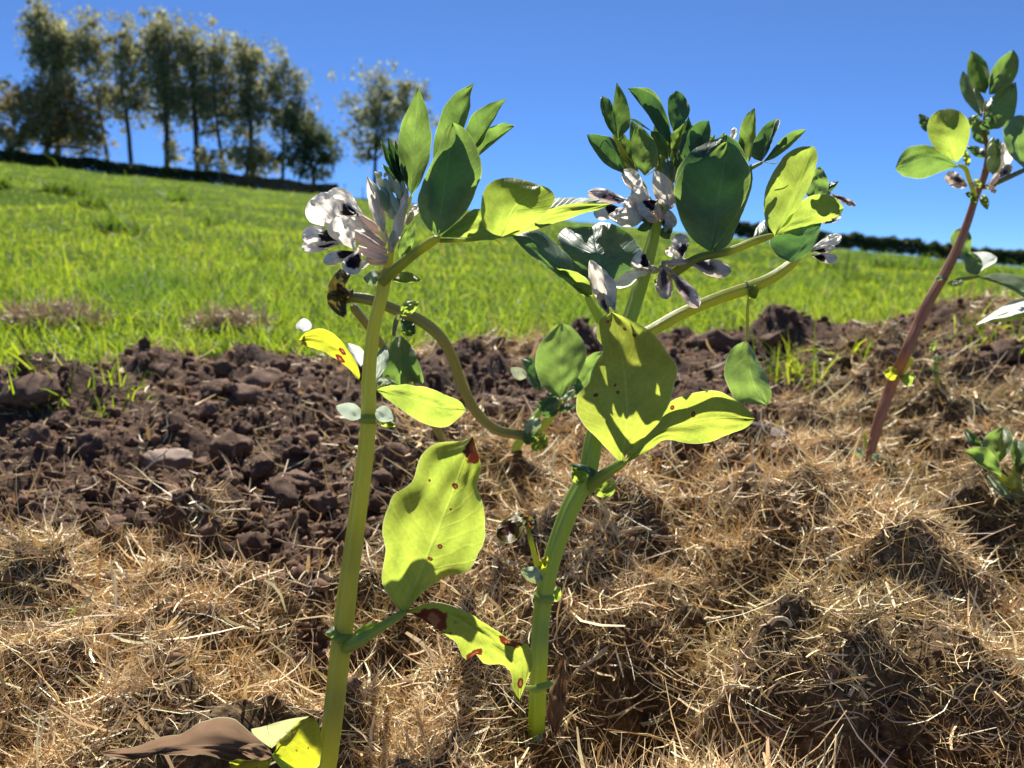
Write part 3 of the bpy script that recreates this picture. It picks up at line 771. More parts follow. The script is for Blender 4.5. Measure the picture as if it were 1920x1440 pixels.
stipule(Z1, (775, 1392), (975, 1390), (.318, .312), 'lime', p1, w=(62, 14), rip=2)
stipule(Z1, (705, 1400), (580, 1375), (.318, .312), 'pale', p1, w=(40, 70), rip=2)
stipule(Z1, (830, 1300), (900, 1150), (.322, .322), 'lime', p1, w=60)
for i in range(26):                                                   # crowded head of unopened buds
    a = random.uniform(-1, 1); q = random.random()
    cx, cy = 752 + a * 80 + q * 8, 930 - q * 190 - abs(a) * 10
    bud(Z1, (cx + 20, cy + 60), (cx - 25 + a * 30, cy - 75), 46, .321 + .010 * (random.random() - .5), p1, 'bud' if random.random() < .35 else 'bud_cream')
for b_, t_ in [((690, 700), (655, 655)), ((700, 690), (690, 648)), ((720, 690), (745, 655))]:
    bud(Z1, b_, t_, 26, .322, p1, 'bud_cream')
flower(Z1, (745, 1200), (480, 1050), .316, p1, [('banner', (430, 1030), (215, 850), (105, 130), -.004, .007), ('wing', (430, 1120), (165, 1080), (60, 75), -.001, .004), ('wing', (420, 1140), (165, 1170), (40, 60), .004, -.003)], 95)
flower(Z1, (740, 1080), (555, 960), .324, p1, [('banner', (590, 975), (340, 790), (75, 85), .0, .007), ('wing', (570, 960), (325, 885), (50, 70), -.002, .004)], 90)
flower(Z1, (745, 1240), (545, 1170), .308, p1, [('banner', (525, 1175), (400, 955), (105, 70), -.003, .008), ('wing_black', (555, 1180), (480, 1345), (65, 70), -.004, .005), ('wing', (540, 1195), (310, 1265), (40, 50), .001, .004)], 75)
flower(Z1, (745, 1130), (690, 1000), .318, p1, [('banner_grey', (722, 1060), (606, 685), (48, 40), -.003, .004)], 70, 'calyx')
flower(Z1, (760, 1200), (790, 1060), .314, p1, [('banner_grey', (778, 1170), (882, 755), (38, 42), -.003, .005)], 75, 'calyx')
flower(Z1, (740, 1260), (600, 1250), .316, p1, [('banner', (640, 1255), (560, 1160), 60, 0, .004), ('banner', (640, 1250), (545, 1300), 50, 0, .004)], 70)
flower(Z1, (730, 1150), (600, 1060), .320, p1, [('banner', (640, 1080), (500, 960), (50, 60), 0, .006), ('banner_grey', (650, 1100), (520, 1090), 70, -.002, .005)], 70)
flower(Z1, (870, 1010), (915, 930), .318, p1, [('banner', (880, 980), (950, 880), 60, 0, .004)], 50, 'calyx')
def node(Zm, x_, y_, d_, w_, dx, dy, mat, parent):
    k = 1 / math.hypot(dx, dy)
    pts = [(x_ + dx * k * q, y_ + dy * k * q, d_, w_ * f_) for q, f_ in ((-9, .90), (-5, 1.08), (0, 1.20), (5, 1.10), (9, .90))]
    tube('stem_node', Zm, pts, M[mat], parent, 20, 16, 0.10, False)
node(Z0, 691, 785, .3165, 32, 0.05, -1, 'stem_low', p1)
node(Z0, 641, 1192, .315, 40, 0.1, -1, 'stem_low', p1)
node(Z0, 724, 514, .318, 24, 0.25, -1, 'stem', p1)
# node half way up, lower leaf pair, foot leaves
stipule(Z3, (500, 1085), (322, 1015), (.312, .312), 'pale', p1, w=(52, 62), rip=1, dl=-.010, dr=.014)
stipule(Z3, (588, 1045), (712, 1105), (.312, .312), 'pale', p1, w=(62, 50), rip=1, dl=.012, dr=-.008)
stipule(Z3, (600, 1085), (730, 1150), (.318, .316), 'lime', p1, w=(30, 40), rip=2)
tube('petiole', Z5, [(190, 935, .314, 20), (250, 905, .308, 22), (340, 850, .306, 17), (440, 785, .303, 13), (455, 775, .303, 8)], M['stem_low'], p1)
leaf(Z5, (440, 785), (735, 42), (.302, .299, .306), 'lime_d1', p1, L=[(390, 730), (350, 640), (362, 500), (355, 440), (375, 350), (400, 290), (470, 240), (492, 180), (512, 130), (580, 70), (690, 58)],
     R=[(520, 705), (620, 635), (700, 615), (760, 545), (790, 420), (782, 330), (755, 250), (770, 180), (752, 110)], mid=[(545, 540), (650, 280)], dl=.005, dr=-.004, nt_=34, ns=10, rip=1.6)
leaf(Z5, (455, 780), (932, 1152), (.303, .298, .300, .303), 'lime_d2', p1, L=[(540, 745), (640, 752), (720, 790), (800, 840), (900, 900), (972, 925), (988, 1000), (960, 1080)],
     R=[(520, 812), (600, 862), (660, 910), (700, 985), (750, 962), (785, 1003), (860, 1003), (902, 1050), (897, 1105)], mid=[(640, 800), (800, 900), (920, 1000)], dl=-.003, dr=.005, nt_=30, rip=1.6)
stipule(Z5, (190, 870), (110, 875), (.312, .306), 'green2', p1, w=(20, 30))
stipule(Z5, (230, 875), (330, 825), (.308, .304), 'lime', p1, w=(16, 38))
tube('petiole', Z8, [(1420, 860, .316, 14), (1330, 830, .314, 18), (1220, 770, .308, 17), (1130, 685, .304, 12)], M['stem_low'], p1)
leaf(Z8, (1115, 692), (85, 678), (.303, .292, .288, .285), 'dead', p1, L=[(1060, 610), (980, 540), (900, 485), (815, 455), (720, 482), (600, 550), (450, 590), (280, 640), (170, 655)],
     R=[(1000, 712), (860, 727), (720, 695), (560, 685), (430, 690), (300, 718), (180, 708)], mid=[(850, 640), (600, 640), (300, 680)], dl=.016, dr=-.003, nt_=32, rip=2)
leaf(Z8, (1122, 695), (915, 655), (.300, .289), 'dead', p1, w=(40, 55), dl=-.004)
leaf(Z8, (1118, 650), (1345, 455), (.305, .335), 'pale_yellow', p1, L=[(1060, 610), (990, 540), (1060, 520), (1200, 480)], R=[(1160, 610), (1210, 560), (1290, 490)], dl=.004, dr=.002)
leaf(Z8, (1128, 685), (1375, 465), (.304, .302), 'yellow_plain', p1, L=[(1160, 610), (1210, 560), (1300, 480)], R=[(1260, 790), (1400, 760), (1420, 640), (1405, 520)], dl=.002, dr=.006)
leaf(Z8, (1125, 715), (862, 732), (.302, .29), 'yellow_plain', p1, L=[(1000, 718), (920, 715)], R=[(1060, 830), (960, 850), (890, 790)], dl=.002)

# ------------------------------------------------------------------ bean plant in the middle
p2 = thing('bean_plant', 'bushy middle bean plant with a dense leafy top and a large yellow-green pitted leaf', 'bean plant', 'broad bean plants')
dB = root_at(1005, 1390)
tube('stem', Z0, [(1002, 1430, dB, 30.6), (1006, 1360, dB, 29.7), (1010, 1250, .345, 30.6), (1016, 1150, .345, 29.7), (1032, 1060, .345, 29.7), (1066, 960, .347, 31.5), (1100, 890, .35, 32.4), (1112, 830, .352, 30.6), (1132, 750, .356, 28.8),
                  (1162, 650, .362, 25.8), (1186, 580, .366, 25.8), (1208, 505, .370, 25.8), (1226, 440, .374, 20.6), (1240, 380, .378, 13.8), (1255, 320, .384, 8.6)], M['stem_low'], p2, 28, 120, 0.12)
tube('stem', Z2, [(640, 1460, .362, 20), (790, 1385, .366, 21), (960, 1290, .372, 21), (1150, 1210, .380, 21), (1300, 1160, .386, 22), (1420, 1110, .390, 20), (1510, 1050, .392, 18), (1570, 990, .395, 14), (1640, 850, .40, 9), (1680, 700, .402, 6)], M['stem_thin'], p2, 14, 70, 0.08)
tube('petiole', Z2, [(820, 1130, .372, 17), (920, 1075, .366, 16), (1040, 1000, .360, 15), (1200, 965, .366, 14), (1340, 910, .370, 14), (1445, 878, .374, 10)], M['stem_thin'], p2, 12, 40)
tube('petiole', Z2, [(570, 1390, .364, 20), (520, 1320, .362, 18), (450, 1195, .360, 12)], M['stem_low'], p2)
tube('petiole', Z2, [(1230, 580, .385, 9), (1310, 530, .386, 8), (1385, 490, .388, 6)], M['stem_dusk'], p2)
tube('petiole', Z2, [(760, 640, .38, 12), (720, 570, .384, 10), (590, 350, .392, 7)], M['stem_thin'], p2)
tube('petiole', Z2, [(880, 700, .38, 12), (895, 560, .386, 8), (905, 430, .39, 5)], M['stem_thin'], p2)
tube('petiole', Z4, [(560, 1280, .352, 22), (630, 1215, .345, 24), (720, 1150, .336, 19), (805, 1095, .330, 15), (820, 1075, .329, 9)], M['stem_low'], p2)
node(Z0, 1098, 896, .350, 35, .35, -.9, 'stem_low', p2)
node(Z0, 1020, 1120, .345, 31, .12, -1, 'stem_low', p2)
node(Z2, 1305, 1158, .386, 22, .9, -.35, 'stem_thin', p2)
# big leaves
leaf(Z2, (1110, 968), (1195, 383), (.352, .349, .356), 'green2', p2, L=[(1010, 900), (950, 800), (915, 680), (938, 560), (1010, 470), (1090, 412)], R=[(1170, 880), (1240, 780), (1300, 660), (1320, 560), (1290, 470), (1240, 405)], dl=.006, dr=.002, nt_=28, ns=9)
leaf(Z2, (1122, 972), (1325, 500), (.356, .366), 'green2', p2, L=[(1110, 850), (1180, 680), (1260, 560)], R=[(1200, 930), (1262, 800), (1315, 660), (1330, 580)], dl=.010, dr=-.002)
leaf(Z2, (1105, 880), (1190, 345), (.3555, .3525, .3595), 'dark', p2, L=[(990, 800), (925, 690), (925, 560), (1010, 430)], R=[(1170, 780), (1250, 640), (1300, 510), (1255, 390)], dl=.006, dr=.002)  # extra leaf put in to cast shade on the big one before it
leaf(Z2, (1448, 882), (1655, 408), (.372, .376, .384), 'lime', p2, L=[(1395, 790), (1393, 660), (1430, 560), (1500, 455), (1580, 412)], R=[(1560, 750), (1630, 620), (1670, 500), (1670, 435)], mid=[(1570, 620)], dl=-.006, dr=.006)
leaf(Z2, (1452, 878), (1814, 735), (.374, .386, .390), 'lime', p2, L=[(1540, 760), (1600, 690), (1690, 660), (1770, 680)], R=[(1560, 862), (1680, 822), (1780, 782)], mid=[(1640, 780)], dl=-.004, dr=.005)
leaf(Z2, (1530, 1022), (1695, 812), (.384, .392), 'dark', p2, L=[(1460, 985), (1415, 912), (1480, 870), (1600, 830)], R=[(1610, 985), (1665, 920)], dl=-.008, dr=.006)
leaf(Z2, (1415, 870), (1330, 897), (.376, .37), 'dark', p2, L=[(1395, 800), (1350, 840)], R=[(1380, 890)], dl=.012)
leaf(Z2, (1645, 690), (1688, 515), (.392, .398), 'green', p2, w=(60, 70), dl=-.004)
leaf(Z2, (1690, 660), (1785, 592), (.402, .40), 'dark', p2, w=45)
leaf(Z4, (800, 1100), (735, 88), (.329, .322, .322, .330), 'lime_y1', p2, L=[(740, 1040), (640, 930), (540, 830), (495, 740), (512, 640), (590, 560), (602, 480), (680, 340), (640, 262), (652, 150)],
     R=[(860, 1000), (1000, 880), (1090, 765), (1125, 690), (1150, 580), (1168, 450), (1105, 350), (1022, 240), (930, 180), (830, 125)], mid=[(838, 800), (815, 480), (765, 250)], dl=.006, dr=.004, nt_=40, ns=10)
leaf(Z4, (815, 1100), (1692, 800), (.329, .338, .345, .346), 'lime_y2', p2, L=[(900, 930), (1010, 820), (1130, 690), (1250, 632), (1380, 612), (1480, 630), (1600, 700)], R=[(900, 1062), (1000, 1000), (1110, 942), (1270, 972), (1400, 950), (1560, 890), (1655, 845)],
     mid=[(1000, 920), (1200, 840), (1400, 800), (1560, 795)], dl=-.006, dr=.004, nt_=34, ns=9)
stipule(Z4, (655, 1195), (458, 1105), (.344, .338), 'dark', p2, w=(38, 40), rip=1)
stipule(Z4, (540, 1230), (478, 1130), (.34, .338), 'lime', p2, w=(45, 60), rip=2)
stipule(Z4, (640, 1235), (700, 1328), (.352, .350), 'lime', p2, L=[(735, 1200), (765, 1230), (745, 1305)], R=[(620, 1290), (650, 1320)])
tube('petiole', Z4, [(1655, -30, .388, 7), (1642, 60, .388, 6), (1640, 180, .388, 6), (1638, 290, .387, 4)], M['stem_thin'], p2, 8)
stipule(Z2, (1300, 1150), (1345, 1215), (.384, .38), 'lime', p2, w=(50, 25), rip=2)
stipule(Z2, (1310, 1160), (1280, 1145), (.384, .38), 'pale', p2, w=20)
leaf(Z4, (1638, 280), (1775, 712), (.387, .382, .386), 'green2', p2, L=[(1560, 312), (1510, 380), (1485, 500), (1520, 600), (1570, 690), (1660, 702)], R=[(1680, 350), (1740, 460), (1785, 560), (1802, 650)], mid=[(1650, 420), (1690, 580)], dl=-.006, dr=.010)
# glossy leaves seen from above on the near side
leaf(Z2, (540, 1120), (478, 832), (.354, .363, .379), 'glaucous', p2, L=[(440, 1095), (350, 985), (298, 900), (330, 845), (420, 822)], R=[(610, 1120), (690, 1060), (748, 975), (700, 890), (620, 832), (530, 808)], dl=.010, dr=.012, nt_=26, ns=9, rip=2.2)
leaf(Z2, (478, 1205), (52, 878), (.360, .352, .350), 'glaucous', p2, L=[(450, 1085), (340, 975), (230, 870), (150, 843)], R=[(430, 1190), (330, 1112), (230, 1040), (130, 962)], mid=[(400, 1130), (280, 1020), (150, 910)], dl=.012, dr=-.002, rip=1.4)
leaf(Z2, (482, 1205), (280, 1048), (.358, .351), 'lime', p2, L=[(470, 1130), (400, 1075)], R=[(430, 1195), (350, 1125)], dl=-.003)
# crown of young leaves
T = [((610, 365), (530, 140), [(560, 300), (525, 200)], [(600, 250), (578, 165)], 'dark', .392),
     ((622, 368), (610, 68), [(590, 280), (592, 180)], [(682, 300), (676, 200), (645, 120)], 'green', .388),
     ((655, 555), (452, 345), [(560, 510), (500, 440), (468, 390)], [(630, 460), (590, 370), (515, 345)], 'dark', .384),
     ((715, 580), (640, 345), [(640, 480), (605, 390)], [(700, 470), (690, 390)], 'green', .394),
     ((760, 565), (715, 285), [(700, 490), (690, 380)], [(828, 490), (812, 385), (770, 330)], 'green2', .380),
     ((800, 330), (678, 262), [(730, 275), (700, 262)], [(760, 310)], 'dark', .40),
     ((895, 395), (668, 100), [(830, 330), (770, 230), (720, 150)], [(893, 300), (860, 210), (800, 130), (730, 100)], 'dark', .398),
     ((880, 300), (690, 98), [(840, 230), (770, 140)], [(850, 180), (800, 110), (740, 96)], 'green', .408),
     ((910, 330), (925, 113), [(885, 250), (884, 155)], [(960, 290), (1000, 215), (965, 135)], 'dark', .396),
     ((900, 440), (968, 278), [(895, 360), (930, 300)], [(950, 380)], 'green2', .402),
     ((975, 500), (1100, 272), [(940, 420), (985, 325), (1050, 275)], [(1060, 450), (1108, 350)], 'dark', .388),
     ((990, 420), (1085, 275), [(985, 340), (1030, 285)], [(1060, 360)], 'green', .395),
     ((885, 480), (790, 328), [(820, 430), (795, 370)], [(880, 400), (840, 335)], 'green2', .390),
     ((955, 420), (992, 248), [(950, 330)], [(1010, 330)], 'dark', .41),
     ((1060, 450), (1132, 345), [(1060, 390)], [(1120, 420)], 'green', .392),
     ((1310, 495), (1342, 203), [(1265, 430), (1258, 340), (1290, 250)], [(1345, 400), (1347, 270)], 'green2', .392),
     ((1375, 488), (1462, 258), [(1325, 460), (1342, 370), (1400, 290)], [(1400, 455), (1440, 355)], 'dark', .386),
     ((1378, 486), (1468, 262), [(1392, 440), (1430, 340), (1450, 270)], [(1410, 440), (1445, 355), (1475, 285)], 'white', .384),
     ((1385, 492), (1615, 318), [(1440, 420), (1510, 345), (1570, 320)], [(1460, 462), (1560, 382)], 'green', .382),
     ((1285, 470), (1275, 355), [(1240, 430), (1250, 385)], [(1290, 420)], 'green2', .386),
     ((830, 520), (740, 300), [(770, 430)], [(830, 420)], 'dark', .402), ((930, 520), (890, 360), [(880, 450)], [(950, 440)], 'green', .404),
     ((1010, 520), (1030, 330), [(970, 430)], [(1050, 430)], 'green', .40), ((960, 560), (935, 420), [(920, 490)], [(985, 480)], 'dark', .386)]
for b_, t_, w_, mt, d_ in [((770, 540), (690, 270), 95, 'dark', .408), ((870, 470), (835, 240), 105, 'green', .412), ((965, 480), (962, 262), 120, 'dark', .412), ((1060, 510), (1012, 300), 110, 'dark', .404),
        ((720, 560), (598, 420), 85, 'green2', .40), ((680, 480), (600, 300), 70, 'dark', .406), ((1150, 480), (1180, 335), 70, 'green', .40), ((900, 560), (1000, 400), 80, 'dark', .398), ((840, 560), (850, 400), 70, 'green2', .394)]:
    leaf(Z2, b_, t_, (d_ - .006, d_, d_ + .006), mt, p2, w=w_, shape='ovate', dl=-.006, dr=-.006, nt_=16, ns=4)
for b_, t_, l_, r_, mt, d_ in T:
    leaf(Z2, b_, t_, (d_ - .006, d_, d_ + .006), mt, p2, L=l_, R=r_, dl=-.006, dr=-.007, nt_=18, ns=5)
for i in range(16):
    a = random.uniform(-1, 1); q = random.random()
    bud(Z2, (900 + a * 20, 620 - q * 60), (900 + a * 55, 520 - q * 60 + abs(a) * 20), 26, .386 + .01 * a, p2, 'bud')
for pth in ([(770, 560), (800, 540), (830, 500), (820, 450)], [(860, 450), (900, 420), (910, 440), (905, 480)], [(520, 420), (540, 380), (580, 358)], [(1390, 490), (1440, 500), (1470, 490)]):
    tube('tendril', Z2, [(x_, y_, .384, 2.2 - .3 * i) for i, (x_, y_) in enumerate(pth)], M['stem_dusk'], p2, 6, 16, 0)
# flowers of the upper ring
flower(Z2, (800, 780), (770, 690), .374, p2, [('banner', (770, 690), (648, 530), (40, 50), 0, .006), ('banner_grey', (760, 690), (640, 560), 40, .003, .004)], 40, 'calyx')
flower(Z2, (860, 800), (880, 720), .372, p2, [('banner_grey', (900, 740), (812, 530), (55, 62), -.003, .009), ('wing', (885, 730), (850, 590), 40, .004, .004)], 45, 'calyx')
flower(Z2, (830, 790), (700, 710), .372, p2, [('fading', (690, 705), (455, 655), (34, 40), .004, .006), ('wing', (650, 745), (488, 765), (40, 55), .0, .005), ('banner', (720, 740), (655, 690), 80, -.002, .006)], 45)
flower(Z2, (830, 800), (740, 780), .366, p2, [('banner_grey', (755, 785), (565, 775), (55, 50), -.002, .006), ('fading', (740, 770), (600, 745), 40, .002, .004)], 45)
flower(Z2, (850, 790), (820, 720), .366, p2, [('wing', (830, 690), (738, 775), (45, 55), -.004, .006), ('banner', (800, 700), (690, 640), (50, 50), .001, .006), ('banner', (790, 700), (735, 640), 45, .003, .004)], 45)
flower(Z2, (860, 850), (880, 830), .364, p2, [('banner_grey', (880, 850), (892, 745), (40, 45), -.001, .008), ('fading', (870, 850), (850, 770), 40, .002, .004)], 45, 'calyx')
for b_, t_, w_ in [((800, 820), (720, 850), 50), ((850, 840), (890, 900), 60), ((820, 800), (740, 800), 40), ((870, 820), (900, 870), 50)]:
    stipule(Z2, b_, t_, (.370, .362), 'green', p2, w=w_, rip=2)
# lower flowers
flower(Z2, (870, 1060), (930, 1000), .366, p2, [('wing', (955, 1005), (945, 868), (50, 45), -.002, .007), ('banner', (930, 1000), (875, 945), 50, .003, .004)], 45, 'calyx')
flower(Z2, (860, 1020), (990, 1020), .360, p2, [('fading', (960, 1010), (1218, 1072), (45, 48), -.002, .007), ('banner', (990, 1010), (900, 1010), 40, .002, .003)], 45)
flower(Z2, (860, 1050), (910, 1080), .362, p2, [('fading', (890, 1060), (1045, 1262), (45, 40), -.002, .007)], 42)
flower(Z2, (840, 1040), (850, 1060), .360, p2, [('fading', (855, 1010), (872, 1218), (42, 45), -.002, .007), ('banner_grey', (850, 1090), (820, 1180), 40, .003, .004)], 40)
flower(Z2, (830, 1060), (780, 1050), .362, p2, [('banner', (800, 1060), (590, 1145), (35, 45), -.001, .006), ('wing', (795, 1050), (690, 1010), (40, 60), -.003, .006), ('banner', (770, 1020), (680, 1030), 50, .002, .004)], 60, 'calyx')
flower(Z2, (620, 1330), (590, 1290), .348, p2, [('banner_grey', (590, 1260), (468, 1008), (60, 62), -.003, .010), ('wing', (600, 1280), (545, 1090), (40, 45), .002, .006), ('fading', (570, 1300), (520, 1180), 60, -.001, .004)], 55, 'calyx')
flower(Z2, (1700, 640), (1740, 660), .402, p2, [('fading', (1735, 655), (1877, 722), 36, 0, .004), ('wing', (1700, 820), (1800, 770), (45, 20), .002, .004)], 34, 'calyx')
flower(Z2, (1600, 960), (1650, 950), .395, p2, [('banner', (1640, 950), (1802, 882), (30, 34), 0, .005), ('wing', (1640, 965), (1770, 940), 40, -.002, .004), ('wing', (1640, 985), (1782, 1005), (26, 30), -.003, .004)], 34)
sheet('petal', Z2, (1215, 392), (1238, 308), (.40, .402), M['banner'], p2, w=36, shape='petal', nt_=10, ns=3)
# withered leaf and shed bits low on the stem
tube('petiole', Z5, [(1015, 620, .342, 12), (995, 540, .338, 10), (975, 460, .334, 9), (955, 385, .332, 6)], M['stem_thin'], p2, 10)
leaf(Z5, (965, 380), (835, 450), (.330, .322, .326), 'olive', p2, L=[(925, 470), (880, 492), (840, 470)], R=[(930, 360), (880, 385), (835, 420)], dl=-.008, dr=.008, rip=3)
leaf(Z5, (955, 375), (985, 440), (.330, .335), 'olive', p2, w=50, rip=3)
stipule(Z5, (1030, 650), (935, 605), (.338, .33), 'pale', p2, w=(28, 40), rip=2)
stipule(Z5, (1015, 600), (1050, 545), (.34, .338), 'yellow_plain', p2, w=40, rip=2)
stipule(Z5, (1050, 720), (1105, 680), (.346, .344), 'lime', p2, w=(30, 40), rip=2)
tube('stem_ring', Z5, [(958, 1098, .338, 7), (990, 1108, .332, 15), (1030, 1098, .332, 16), (1072, 1078, .336, 8)], M['stem_low'], p2, 10)
leaf(Z9, (150, 930), (215, 350), (.350, .352), 'dead', p2, w=(75, 55), rip=3, dl=.01, dr=-.006)
leaf(Z9, (60, 900), (30, 980), (.34, .33), 'pale', p2, w=40, rip=3)

# ------------------------------------------------------------------ fallen plant behind the first: an arching stem, a wilted tip and a new shoot
p5 = thing('bean_plant', 'collapsed bean plant with an arching S-shaped stem and black wilted tip', 'bean plant', 'broad bean plants')
d5 = root_at(838, 838); d6 = root_at(958, 850)
tube('stem', Z0, [(850, 862, d5, 17), (832, 826, d5, 17), (800, 775, d5 - .05, 16), (755, 710, d5 - .12, 15), (712, 640, d5 - .18, 15), (680, 598, d5 - .22, 16), (660, 572, d5 - .25, 15)], M['stem_dusk'], p5, 14, 60)
dt = d5 - .25
tube('stem', Z0, [(646, 562, dt, 13), (665, 558, dt, 17), (700, 564, dt, 19), (745, 582, dt + .01, 20), (790, 602, dt + .02, 21), (826, 632, dt + .03, 21), (850, 675, dt + .05, 20), (866, 722, dt + .07, 19), (893, 772, dt + .09, 19), (932, 806, dt + .11, 18), (985, 817, dt + .12, 18)], M['stem_dusk'], p5, 24, 110, 0.12)
ds = dt + .12
tube('stem', Z4, [(150, 916, ds, 18), (215, 895, ds, 17), (265, 855, ds, 17), (320, 790, ds, 17), (370, 730, ds, 14), (405, 670, ds, 9)], M['stem_thin'], p5, 14, 40)
tube('stem', Z4, [(30, 1110, d6, 16), (70, 1045, d6, 16), (110, 970, (d6 + ds) / 2, 16), (165, 900, ds + .01, 15), (225, 790, ds + .015, 14), (300, 700, ds + .02, 10)], M['stem_low'], p5, 12, 40)
leaf(Z3, (400, 300), (372, 415), (dt, dt - .01), 'wilt', p5, L=[(330, 260), (262, 250), (268, 320), (320, 385)], R=[(395, 340), (395, 390)], rip=2.5, dl=-.012, dr=.008)
leaf(Z3, (395, 290), (352, 85), (dt, dt - .01), 'wilt', p5, L=[(290, 270), (268, 210), (310, 130)], R=[(385, 210), (425, 120), (395, 100)], rip=2.5, dl=-.010, dr=.010)
leaf(Z3, (405, 300), (330, 180), (dt - .006, dt - .014), 'olive', p5, w=70, rip=2)
leaf(Z3, (400, 290), (440, 220), (dt, dt), 'olive', p5, w=50, rip=3)
leaf(Z3, (755, 395), (885, 308), (dt, dt - .005), 'lime', p5, w=(50, 40), rip=2)
tube('petiole', Z3, [(748, 395, dt, 10), (725, 460, dt, 9), (712, 540, dt, 7)], M['stem_dusk'], p5, 10)
leaf(Z3, (770, 410), (855, 530), (dt + .02, dt + .01), 'dark', p5, w=90, rip=2)
leaf(Z3, (765, 500), (840, 540), (dt + .01, dt + .01), 'lime', p5, w=40, rip=2)
leaf(Z3, (755, 528), (760, 872), (dt + .01, dt - .005, dt), 'green', p5, L=[(835, 610), (885, 730), (915, 860), (840, 850)], R=[(695, 600), (655, 740), (640, 850), (700, 860)], dl=-.008, dr=-.010)
leaf(Z3, (820, 700), (860, 870), (dt + .0, dt - .006), 'lime', p5, w=(55, 45), dl=-.004)
leaf(Z3, (488, 852), (68, 572), (.372, .362, .358, .362), 'yellow', p5, L=[(470, 740), (385, 605), (290, 512), (210, 490), (120, 515)], R=[(400, 752), (320, 692), (230, 640), (110, 602)], mid=[(400, 680), (280, 590), (160, 550)], dl=-.006, dr=.005, nt_=28)
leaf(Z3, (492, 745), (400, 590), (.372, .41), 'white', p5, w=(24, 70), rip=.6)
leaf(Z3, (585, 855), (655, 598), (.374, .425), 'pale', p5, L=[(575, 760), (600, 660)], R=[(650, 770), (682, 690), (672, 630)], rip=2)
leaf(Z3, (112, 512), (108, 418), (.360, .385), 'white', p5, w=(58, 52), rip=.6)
tube('petiole', Z3, [(620, 870, dt + .04, 9), (560, 860, .376, 9), (488, 850, .373, 7)], M['stem_thin'], p5, 10)
leaf(Z3, (598, 905), (1202, 1042), (.365, .352, .35, .352), 'lime', p5, L=[(650, 880), (800, 868), (950, 890), (1070, 940), (1160, 978)], R=[(650, 952), (760, 1032), (860, 1100), (980, 1152), (1080, 1150), (1155, 1090)], mid=[(800, 950), (1000, 1015)], dl=-.006, dr=.006, nt_=28)
tube('petiole', Z3, [(690, 760, dt + .05, 9), (650, 860, .38, 9), (600, 905, .366, 7)], M['stem_thin'], p5, 10)
leaf(Z3, (600, 905), (725, 862), (.372, .378), 'pale', p5, w=(70, 20), rip=2)
leaf(Z4, (392, 668), (405, 163), (ds, ds + .005, ds + .012), 'green2', p5, L=[(290, 595), (232, 480), (240, 340), (310, 232), (360, 180)], R=[(480, 580), (560, 410), (556, 310), (502, 222), (452, 178)], dl=-.006, dr=-.008, nt_=28, ns=9)
leaf(Z4, (275, 620), (132, 400), (ds, ds + .01), 'dark', p5, L=[(200, 580), (150, 470)], R=[(260, 560), (225, 410), (180, 392)], dl=-.008)
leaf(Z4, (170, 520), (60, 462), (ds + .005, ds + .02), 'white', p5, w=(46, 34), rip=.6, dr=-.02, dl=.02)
leaf(Z4, (480, 660), (685, 350), (ds + .01, ds + .02), 'green2', p5, L=[(500, 560), (500, 490), (560, 400), (620, 360)], R=[(560, 630), (600, 520), (640, 420)], dl=-.006)
leaf(Z4, (520, 640), (500, 520), (ds + .008, ds + .008), 'dark', p5, w=70)
leaf(Z4, (400, 700), (490, 600), (ds, ds + .005), 'pale', p5, w=44)
leaf(Z4, (365, 740), (500, 712), (ds, ds - .01), 'dark', p5, w=50)
leaf(Z4, (370, 770), (245, 690), (ds - .01, ds - .02), 'dark', p5, w=(60, 90), rip=2)
leaf(Z4, (390, 700), (300, 630), (ds, ds - .008), 'green', p5, w=60, rip=2)
stipule(Z4, (240, 905), (150, 830), (ds - .012, ds - .025), 'pale', p5, w=(40, 90), rip=3)
stipule(Z4, (200, 890), (165, 975), (ds - .012, ds - .02), 'green', p5, w=110, rip=3)
stipule(Z4, (215, 920), (310, 985), (ds - .01, ds - .012), 'lime', p5, w=(60, 80), rip=3)

# ------------------------------------------------------------------ red-stemmed plant at the right
p3 = thing('bean_plant', 'leaning bean plant with a dark red stem standing apart from the others', 'bean plant', 'broad bean plants')
d3 = root_at(1622, 880); e3 = d3 - .02
tube('stem', Z7, [(580, 1060, d3, 14.1), (598, 1000, d3, 14.1), (625, 870, d3, 16.3), (690, 640, d3, 18.5), (765, 430, d3, 18.5), (850, 240, e3, 18.5), (945, 20, e3, 18.5), (1015, -130, e3, 18.5), (1105, -285, e3, 17.0), (1200, -470, e3, 15.5), (1275, -660, e3, 13.3), (1330, -830, e3, 11.8), (1390, -980, e3, 11.8), (1412, -1120, e3, 8.9), (1388, -1290, e3, 5.9), (1400, -1480, e3, 3.7)], M['stem_red'], p3, 18, 120, 0.09)
def l3(*a, **k): return leaf(Z6, *a, p3, **k)
l3((690, 278), (628, 80), (e3, e3 + .03), 'green', L=[(640, 252), (606, 165)], R=[(713, 215), (690, 130)], dl=-.02, dr=-.02)
l3((706, 282), (818, 80), (e3, e3 + .03), 'green', L=[(712, 190), (760, 115)], R=[(770, 270), (832, 195), (840, 120)], dl=-.025, dr=-.01)
l3((712, 215), (806, 85), (e3 + .0, e3 + .05), 'white', w=(20, 26))  # white streak on the previous leaf, its shine put into the colour
l3((672, 385), (588, 172), (e3, e3 + .05), 'green', L=[(600, 310), (574, 235)], R=[(690, 320), (640, 230)], dl=-.02)
l3((688, 392), (828, 222), (e3 - .005, e3 - .02), 'green2', L=[(700, 320), (755, 262)], R=[(735, 438), (812, 390), (834, 300)], dl=.01, dr=-.01)
l3((720, 440), (690, 390), (e3, e3 - .02), 'dark', w=70)
